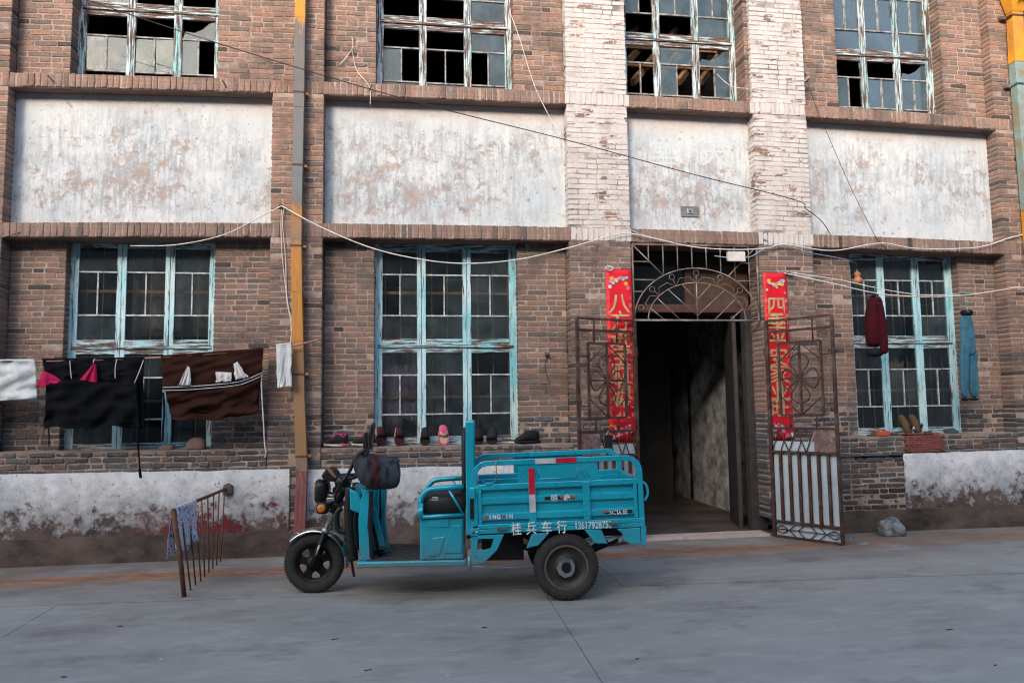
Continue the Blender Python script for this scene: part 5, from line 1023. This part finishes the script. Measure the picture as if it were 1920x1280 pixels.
lt('13617928753', .085, .255, .624, TW, .31, .0012, y=yn-.0085)
for xx, zz in ((-.53, .628), (.43, .628)): bx('hinge_block', (xx-.042, xx+.042, yn-.022, yn-.001, zz-.014, zz+.014), m_plain('rust_edged_teal', (.02, .15, .18), .6, col2=(.10, .05, .035), sc=30), CB_, .004)
bx('bolt_plate', (X0-.02, X0+.055, yn-.008, yn-.001, .575, .640), TEAL, CB_)
for xx in (X0, X0+.036): m = MB(); m.lathe([(0, -.012), (.010, -.010), (.012, 0)], (xx, yn-.008, .607), 10); m.build('bolt', SIL if xx > X0 else RUST, CB_, smooth=True)
tb('twine', [(-.565, yn-.022, ZT+.02), (-.562, yn-.024, ZT-.06), (-.563, yn-.016, ZT-.10), (-.563, yn-.008, ZM+.03)], .006, m_plain('jute_twine', (.25, .15, .07), .9), CB_, 6)
m = MB(); m.box(-.66, -.60, yn-.012, yn+.02, ZM+.018, ZM+.035); m.build('tie_cleat', TEAL, CB_, bevel=.003)
for xx in (-.675, -.585): tb('tie_cleat_pin', [(xx, yn, ZM+.015), (xx, yn, ZM+.048)], .004, TEAL, CB_, 6)
# drop brackets, wheel-arch stays, rear guards
for s in (-1, 1):
    v = -YW+.004 if s < 0 else YW-.034
    for nm, pts in (('arch_stay', [(997, 1001), (1031, 998), (1010, 1022), (987, 1028)]), ('arch_stay', [(1096, 993), (1127, 991), (1140, 1019), (1116, 1018)]), ('rear_guard', [(1156, 991), (1201, 989), (1202, 1020), (1180, 1019), (1169, 1010), (1168, 1001)]), ('rear_leg', [(1202, 986), (1212, 985), (1212.5, 1023), (1203, 1023)])):
        q = [T(a, b, -YW) for a, b in pts]; m = MB(); m.prism([(p.x, p.z) for p in q], v, v+.03, lambda a, b, d: (a, d, b)); m.build(nm, TEAL, TR, bevel=.006)
    q = [T(a, b, -YW) for a, b in ((882, 1008), (900, 1003), (945, 1001), (932, 1030), (916, 1046), (905, 1055), (884, 1057))]; h_ = [T(a, b, -YW) for a, b in ((896, 1010), (906, 1009), (926, 1009), (920, 1027), (910, 1030), (900, 1030), (893, 1029))]
    k = len(q); m = MB(); vs = [(p.x, v, p.z) for p in q]+[(p.x, v, p.z) for p in h_]; m.add(vs, [(i, (i+1) % k, (i+1) % k+k, i+k) for i in range(k)]); m.build('drop_bracket', TEAL, TR, solid=.03, bevel=.004)
bx('latch_handle', (T(884, 960, -YW).x-.012, T(891, 960, -YW).x-.012, -YW-.02, -YW+.01, .70, .90), BLK); bx('latch', (T(882, 940, -YW).x-.008, T(892, 940, -YW).x-.008, -YW-.025, -YW+.01, .87, .96), TEAL)
tb('stake', [T(880, 1042, -YW), T(881, 1068, -YW)], .014, TEAL)
# --- headboard
HB = empty('headboard', TR); hx0, hx1 = T(873.5, 900, -.47).x, T(889.5, 900, -.47).x
for y in (-.49, .44): bx('post', (hx0, hx1, y, y+.05, .56, 1.53 if y < 0 else 1.52), TEAL, HB, .010)
bx('top_bar', (hx0+.005, hx1-.005, -.44, .44, 1.47, 1.525), TEAL, HB, .01); bx('cross_bar', (hx0+.01, hx1-.01, -.44, .44, 1.0, 1.04), TEAL, HB); bx('board', (hx0+.03, hx0+.04, -.44, .44, .60, 1.47), TEAL, HB, 0)
m = MB(); m.loft([((hx0-.012, 0, z), (0, .40*(1 if .82 < z < 1.43 else .94), 0), (.032*(1 if .82 < z < 1.43 else .5), 0, 0), .5) for z in (.78, .80, .84, .95, 1.1, 1.25, 1.38, 1.44, 1.46)], 24); m.build('back_cushion', m_plain('black_vinyl', (.012, .012, .014), .45, bump=.3, bsc=20), HB, smooth=True)
# --- seat
SB = empty('seat', TR); sx0, sx1 = -1.262, -.875
bx('seat_base', (sx0+.008, sx1, -.40, .40, .345, .695), TEAL, SB, .012)
pt = [T(a, b, -.40) for a, b in ((846, 984), (866, 984), (866, 1036), (832, 1036))]; m = MB(); m.prism([(p.x, p.z) for p in pt], -.409, -.398, lambda a, b, d: (a, d, b)); m.build('pressed_panel', TEAL, SB, bevel=.005)
pt = [T(a, b, -.40) for a, b in ((811, 1008), (834, 1005), (824, 1040), (803, 1043))]; m = MB(); m.prism([(p.x, p.z) for p in pt], -.4075, -.398, lambda a, b, d: (a, d, b)); m.build('pressed_panel', TEAL, SB, bevel=.006)
bx('grab_lip', (sx0+.06, sx0+.26, -.408, -.398, .62, .69), TEAL, SB, .004)
VIN = m_plain('black_seat_vinyl', (.016, .016, .018), .5, bump=.35, bsc=16, bd=.01)
m = MB(); m.loft([((x, 0, .80), (0, .385*(1 if -1.22 < x < -.89 else .97), 0), (0, 0, .100*(1 if -1.22 < x < -.89 else .8)), .35) for x in (-1.245, -1.235, -1.20, -1.05, -.91, -.878, -.87)], 28); m.build('cushion', VIN, SB, smooth=True)
bx('cushion_seam', (-1.24, -.872, -.3875, -.38, .778, .786), BLK, SB, .002)
text_obj('JBB', .032, TW, SB, Matrix.Translation((T(812, 940, -.387).x, -.3885, T(812, 939, -.387).z)), 'cushion_mark', .0005, .05, .0005) if 0 else None
for k_ in range(3): bx('cushion_mark', (-1.155+.004*k_, -1.095, -.3895, -.386, .848+.012*k_, .853+.012*k_), TW, SB, 0)
for s in (-1, 1):
    y = s*.415; hp = [(-1.245, .70), (-1.245, .84)]+arc(-1.245+.115, .835, .115, pi, pi/2, 8)+[(-1.0, .958), (-.872, .962)]
    tb('arm_rail', [(a, y, b) for a, b in hp], .0235, TEAL, SB, 12); tb('arm_lower_rail', [(-1.245, y, .712), (-.87, y, .722)], .018, TEAL, SB); tb('arm_brace', [(-1.005, y, .945), (-.878, y, .73)], .011, TEAL, SB)
# --- floor
FB = empty('floorboard', TR); bx('deck', (-1.79, -.855, -.42, .42, .292, .343), TEAL, FB, .012); MATM = m_plain('black_rubber_mat', (.022, .022, .023), .75, sc=20, col2=(.05, .047, .045))
bx('rubber_mat', (-1.72, sx0+.004, -.385, .385, .3435, .349), MATM, FB, .002)
for i in range(9):
    for j in range(10): 
        if (i+j) % 2: bx('mat_stud', (-1.70+i*.047, -1.665+i*.047, -.36+j*.075, -.305+j*.075, .3492, .3535), MATM, FB, 0)
tb('pedal', [(-1.62, -.22, .349), (-1.60, -.22, .41)], .010, BLK, FB); bx('pedal_pad', (-1.63, -1.55, -.26, -.18, .41, .425), BLK, FB)
# --- leg shield and steering
LS = empty('leg_shield', TR)
def sh(s, t):
    y = -.34+.68*s; z = .345+.61*t; e = abs(2*s-1); return (-1.80+.10*e**3+.06*(1-t)*(1-e)-.02*sin(pi*t), y, z-.10*max(0, t-.75)*4*(e**2)*.3)
m = MB(); m.grid(sh, 20, 14); m.build('shield', TEAL, LS, smooth=True, solid=.012)
for s in (-1, 1):
    y = s*.345; o_ = [(-1.775, .345), (-1.675, .345), (-1.685, .47), (-1.71, .62), (-1.70, .80), (-1.695, .935), (-1.735, .945), (-1.77, .86), (-1.79, .70), (-1.785, .5)]
    m = MB(); m.prism(o_, min(y, y-s*.02), max(y, y-s*.02), lambda a, b, d: (a, d, b)); m.build('side_flange', TEAL, LS, bevel=.006)
    m = MB(); m.prism([(-1.693, .36), (-1.66, .36), (-1.672, .62), (-1.665, .93), (-1.694, .93), (-1.704, .62)], min(y+s*.001, y-s*.03), max(y+s*.001, y-s*.03), lambda a, b, d: (a, d, b)); m.build('edge_trim', BLK, LS, bevel=.004)
m = MB(); m.prism([(-1.64, .345), (-1.56, .345), (-1.60, .66), (-1.585, .93), (-1.63, .93)], -.07, .07, lambda a, b, d: (a, d, b)); m.build('column_cover', TEAL, LS, bevel=.02)
q = [T(a, b, -.16) for a, b in ((692, 944), (706, 956), (725, 1036), (722, 1047), (713, 1044))]; m = MB(); m.prism([(p.x, p.z) for p in q], -.16, -.12, lambda a, b, d: (a, d, b)); m.build('cover_cheek', TEAL, LS, bevel=.008)
q = [T(a, b, -.17) for a, b in ((689, 955), (694, 955), (716, 1044), (710, 1046))]; m = MB(); m.prism([(p.x, p.z) for p in q], -.17, -.12, lambda a, b, d: (a, d, b)); m.build('cheek_trim', BLK, LS, bevel=.004)
q = [T(a, b, -.30) for a, b in ((655, 915), (672, 925), (680, 945), (672, 962), (656, 955))]; m = MB(); m.prism([(p.x, p.z) for p in q], -.30, .30, lambda a, b, d: (a, d, b)); m.build('nose_panel', TEAL, LS, bevel=.012)
def tp(l, v): return [T(a, b, v) for a, b in l]
tb('crash_bar', cat_(tp([(657, 913), (655, 950), (657, 1000), (663, 1050)], -.24), 6), .045, BLK); tb('crash_bar', cat_([(-1.90, .24, .95), (-1.90, .24, .78), (-1.885, .24, .55), (-1.86, .24, .33)], 6), .045, BLK)
tb('bumper_loop', cat_(tp([(640, 952), (632, 962), (632, 985), (640, 995), (655, 995)], -.22), 6), .026, BLK, n=12); tb('side_stand', cat_(tp([(659, 1052), (662, 1070), (664, 1080)], -.24), 4), .012, BLK); tb('spring_cover', cat_(tp([(668, 950), (666, 985), (670, 1030)], -.26), 4), .022, DKM); bx('horn', (-1.96, -1.88, -.10, .0, .45, .56), BLK, TR, .02)
for s in (-1, 1):
    v = s*.085; ax = Vector((-2.235, v, .262)); tpp = Vector((-1.965, v, 1.0)); d = tpp-ax
    tb('fork_lower', [ax-d*.03, ax+d*.40], .027, DKM, n=14); tb('fork_upper', [ax+d*.38, tpp], .019, CHR, n=14); tb('fork_clamp', [ax+d*.385, ax+d*.43], .034, SIL, n=14); tb('fork_shroud', [ax+d*.62, ax+d*.94], .032, BLK, n=14)
    if s < 0: tb('fork_reflector', [ax+d*.12+Vector((-.0, -.026, 0)), ax+d*.24+Vector((0, -.026, 0))], .010, SIL, n=8, flat=1)
bx('fork_yoke', (-2.06, -1.94, -.12, .12, .90, .945), DKM); bx('fork_yoke', (-2.09, -1.99, -.12, .12, .76, .80), DKM)
m = MB(); m.grid(lambda s, t: (lambda a, e: (-2.238+(.312-.03*e*e)*cos(a), -.075+.15*t, .267+(.312-.03*e*e)*sin(a)))(rad(138)+(rad(-8)-rad(138))*s, 2*t-1), 36, 8); m.build('front_fender', CHR, TR, smooth=True, solid=.004)
for s in (-1, 1): tb('fender_stay', [(-2.15, s*.075, .55), (-2.19, s*.08, .42), (-2.235, s*.08, .28)], .007, DKM)
HL = empty('headlight', TR, (-2.165, 0, .905))
m = MB(); m.loft([((x, 0, 0), (0, .115*k, 0), (0, 0, .105*k), .55) for x, k in ((.055, .55), (.04, .85), (.0, .98), (-.05, 1.0), (-.056, .93))], 24); m.build('shell', BLK, HL, smooth=True)
m = MB(); m.loft([((x, 0, 0), (0, .105*k, 0), (0, 0, .094*k), .55) for x, k in ((-.052, 1.0), (-.066, .95), (-.074, .7), (-.076, .2))], 24); m.build('lens', m_plain('clear_amber_lens', (.32, .22, .18), .15, .2, bump=0), HL, smooth=True)
tb('bracket', [(.04, -.06, -.03), (.13, -.07, -.04)], .014, SIL, HL); tb('bracket', [(.04, .06, -.03), (.13, .07, -.04)], .014, SIL, HL); bx('bracket_block', (.05, .12, -.11, -.05, -.09, -.05), SIL, HL, .006)
for s in (-1, 1):
    TS = empty('turn_signal', TR, (-2.13, s*.20, .775))
    m = MB(); m.loft([((0, -s*.03, 0), (.055, 0, 0), (0, 0, .048), .7), ((0, -s*.005, 0), (.06, 0, 0), (0, 0, .055), .7), ((-.005, s*.02, 0), (.045, 0, 0), (0, 0, .045), .8)], 18); m.build('housing', BLK, TS, smooth=True)
    m = MB(); m.lathe([(.037, s*.02), (.036, s*.030), (.022, s*.037), (0, s*.039)], (-.005, 0, 0), 24); m.build('lens', AMB, TS, smooth=True); tb('stem', [(.02, -s*.02, .01), (.08, -s*.11, .05)], .010, BLK, TS)
# instrument pod and screen
PD = empty('instrument_pod', TR)
q = tp([(606, 890), (617, 874), (630, 880), (637, 893), (630, 901), (612, 899)], 0); m = MB(); m.prism([(p.x, p.z) for p in q], -.11, .11, lambda a, b, d: (a, d, b)); m.build('cowl', BLK, PD, bevel=.015)
q = tp([(618, 874.5), (627, 879), (636, 893), (632, 894), (620, 882)], 0); m = MB(); m.prism([(p.x, p.z) for p in q], -.112, .112, lambda a, b, d: (a, d, b)); m.build('display_rim', m_plain('tan_trim', (.22, .14, .10), .4), PD, bevel=.004)
m = MB(); m.loft([((-1.985+.0*k, 0, z), (.075*k, 0, 0), (0, .13*k, 0), .8) for z, k in ((.93, .6), (.95, .9), (.99, 1.), (1.03, .9), (1.055, .6))], 20); m.build('dial_housing', BLK, PD, smooth=True)
# handlebar
gy = -.30; gA, gB = T(655, 900, gy), T(690, 846, gy)
tb('handlebar', cat_([(-2.0, 0, .98), (-1.99, -.10, 1.03), (gA.x+.03, -.2, 1.04), (gB.x-.06, -.28, 1.12), (gB.x+.02, -.34, 1.17), (gB.x+.12, -.38, 1.14)], 6), .016, BLK); tb('handlebar', cat_([(-2.0, 0, .98), (-1.99, .10, 1.03), (gA.x+.03, .2, 1.04), (gB.x-.06, .28, 1.12), (gB.x+.02, .34, 1.17), (gB.x+.16, .38, 1.16)], 6), .016, BLK); tb('grip', [(gB.x+.05, .355, 1.165), (gB.x+.18, .385, 1.155)], .022, BLK)
tb('brake_lever', cat_(tp([(662, 866), (668, 857), (676, 851), (682, 851)], -.30), 5), .008, CHR); tb('cable_sheath', cat_(tp([(664, 862), (657, 880), (648, 895), (640, 905)], -.24), 5), .016, BLK); tb('cable_sheath', cat_(tp([(640, 905), (632, 918), (628, 935), (636, 950)], -.12), 5), .008, BLK); tb('cable_sheath', cat_(tp([(612, 905), (622, 900), (630, 905), (634, 918)], -.1), 5), .006, BLK)
for s, l1, l2 in ((-1, [(700, 850), (698, 830), (701, 815)], [(701, 818), (700, 806), (695, 792), (702, 790), (706, 806), (705, 820)]), (1, None, None)):
    if s < 0:
        tb('mirror_stem', cat_(tp([(690, 852), (693, 832), (696, 818)], -.26), 5), .009, BLK); q = tp([(693, 842), (692, 820), (697, 797), (701, 791), (702, 800), (698, 825), (697, 843)], -.3)
        m = MB(); m.prism([(p.x, p.z) for p in q], -.36, -.22, lambda a, b, d: (a, d, b)); m.build('mirror', BLK, TR, bevel=.012)
    else:
        q = tp([(683, 850), (682, 822), (685, 809), (690, 811), (692, 830), (692, 850)], .3); m = MB(); m.prism([(p.x, p.z) for p in q], .22, .36, lambda a, b, d: (a, d, b)); m.build('mirror', BLK, TR, bevel=.012); tb('mirror_stem', [(q[0].x+.02, .3, 1.1), (q[1].x+.02, .3, 1.3)], .009, BLK)
# quilted handlebar muff
MU = tag(empty('handlebar_muff', None, TO, -PHI), 'grey quilted handlebar muff with a maroon stripe on the tricycle', 'muff')
MG = m_cloth('grey_nylon', (.036, .044, .055), .3, 60, .6); MM = m_cloth('maroon_nylon', (.05, .018, .025), .3, 60, .6); MFL = m_cloth('grey_fleece', (.16, .15, .14), .4, 60)
st_ = [(662, 860, 872), (667, 852, 886), (674, 846, 899), (682, 845, 908), (692, 849, 915), (704, 852, 916.5), (718, 855, 916.5), (732, 858, 916), (743, 862, 914), (747, 865, 909)]
def muff_sec(px, ya, yb, k=1.):
    a, b = T(px, ya, -.38), T(px, yb, -.38); c = (a+b)/2; c.y = -.36; return (c, (b-a)/2*k, Vector((.01*N2(px*.1), .100*k*min(1, .4+(px-660)/50), 0)), .62)
def interp_m(px):
    for p, q in zip(st_, st_[1:]):
        if p[0] <= px <= q[0]: t = (px-p[0])/(q[0]-p[0]); return (px, p[1]+(q[1]-p[1])*t, p[2]+(q[2]-p[2])*t)
def muff_piece(name, x0, x1, mt, k=1., n=8, caps=True):
    m = MB(); m.loft([muff_sec(*interp_m(x0+(x1-x0)*i/n), k=k) for i in range(n+1)], 44, caps)
    for i, v in enumerate(m.v): kk = .034*N2(v[0]*12, v[1]*9, v[2]*11)+.020*N2(v[0]*26, v[1]*22, v[2]*24)+.008*N2(v[0]*60, v[1]*50, v[2]*60); m.v[i] = (v[0]+kk*.6, v[1]-kk, v[2]+kk*.6)
    return m.build(name, mt, MU, smooth=True)
muff_piece('front_panel', 663, 697, MG, n=14); muff_piece('stripe', 696.5, 714, MM, 1.006, n=8); muff_piece('rear_panel', 713.5, 747, MG, n=12)
m = MB(); s1_, s2_ = muff_sec(747, 866, 904, .86), muff_sec(748.5, 868, 902, .7); m.loft([s1_, s2_], 28); m.build('cuff_lining', MFL, MU, smooth=True)
for i in range(4): 
    p = T(676+i*4, 893-i*3, -.475); o = text_obj('XXXXXX', .016, m_plain('grey_print', (.30, .31, .32), .7, bump=0), MU, Matrix.Translation(p) @ Matrix.Rotation(rad(-78), 4, 'Y'), 'print', 0, .085, .0008) if 0 else None
tb('tie_cord', cat_(tp([(676, 850), (684, 843), (690, 846), (684, 852)], -.44), 4), .010, BLK, MU)
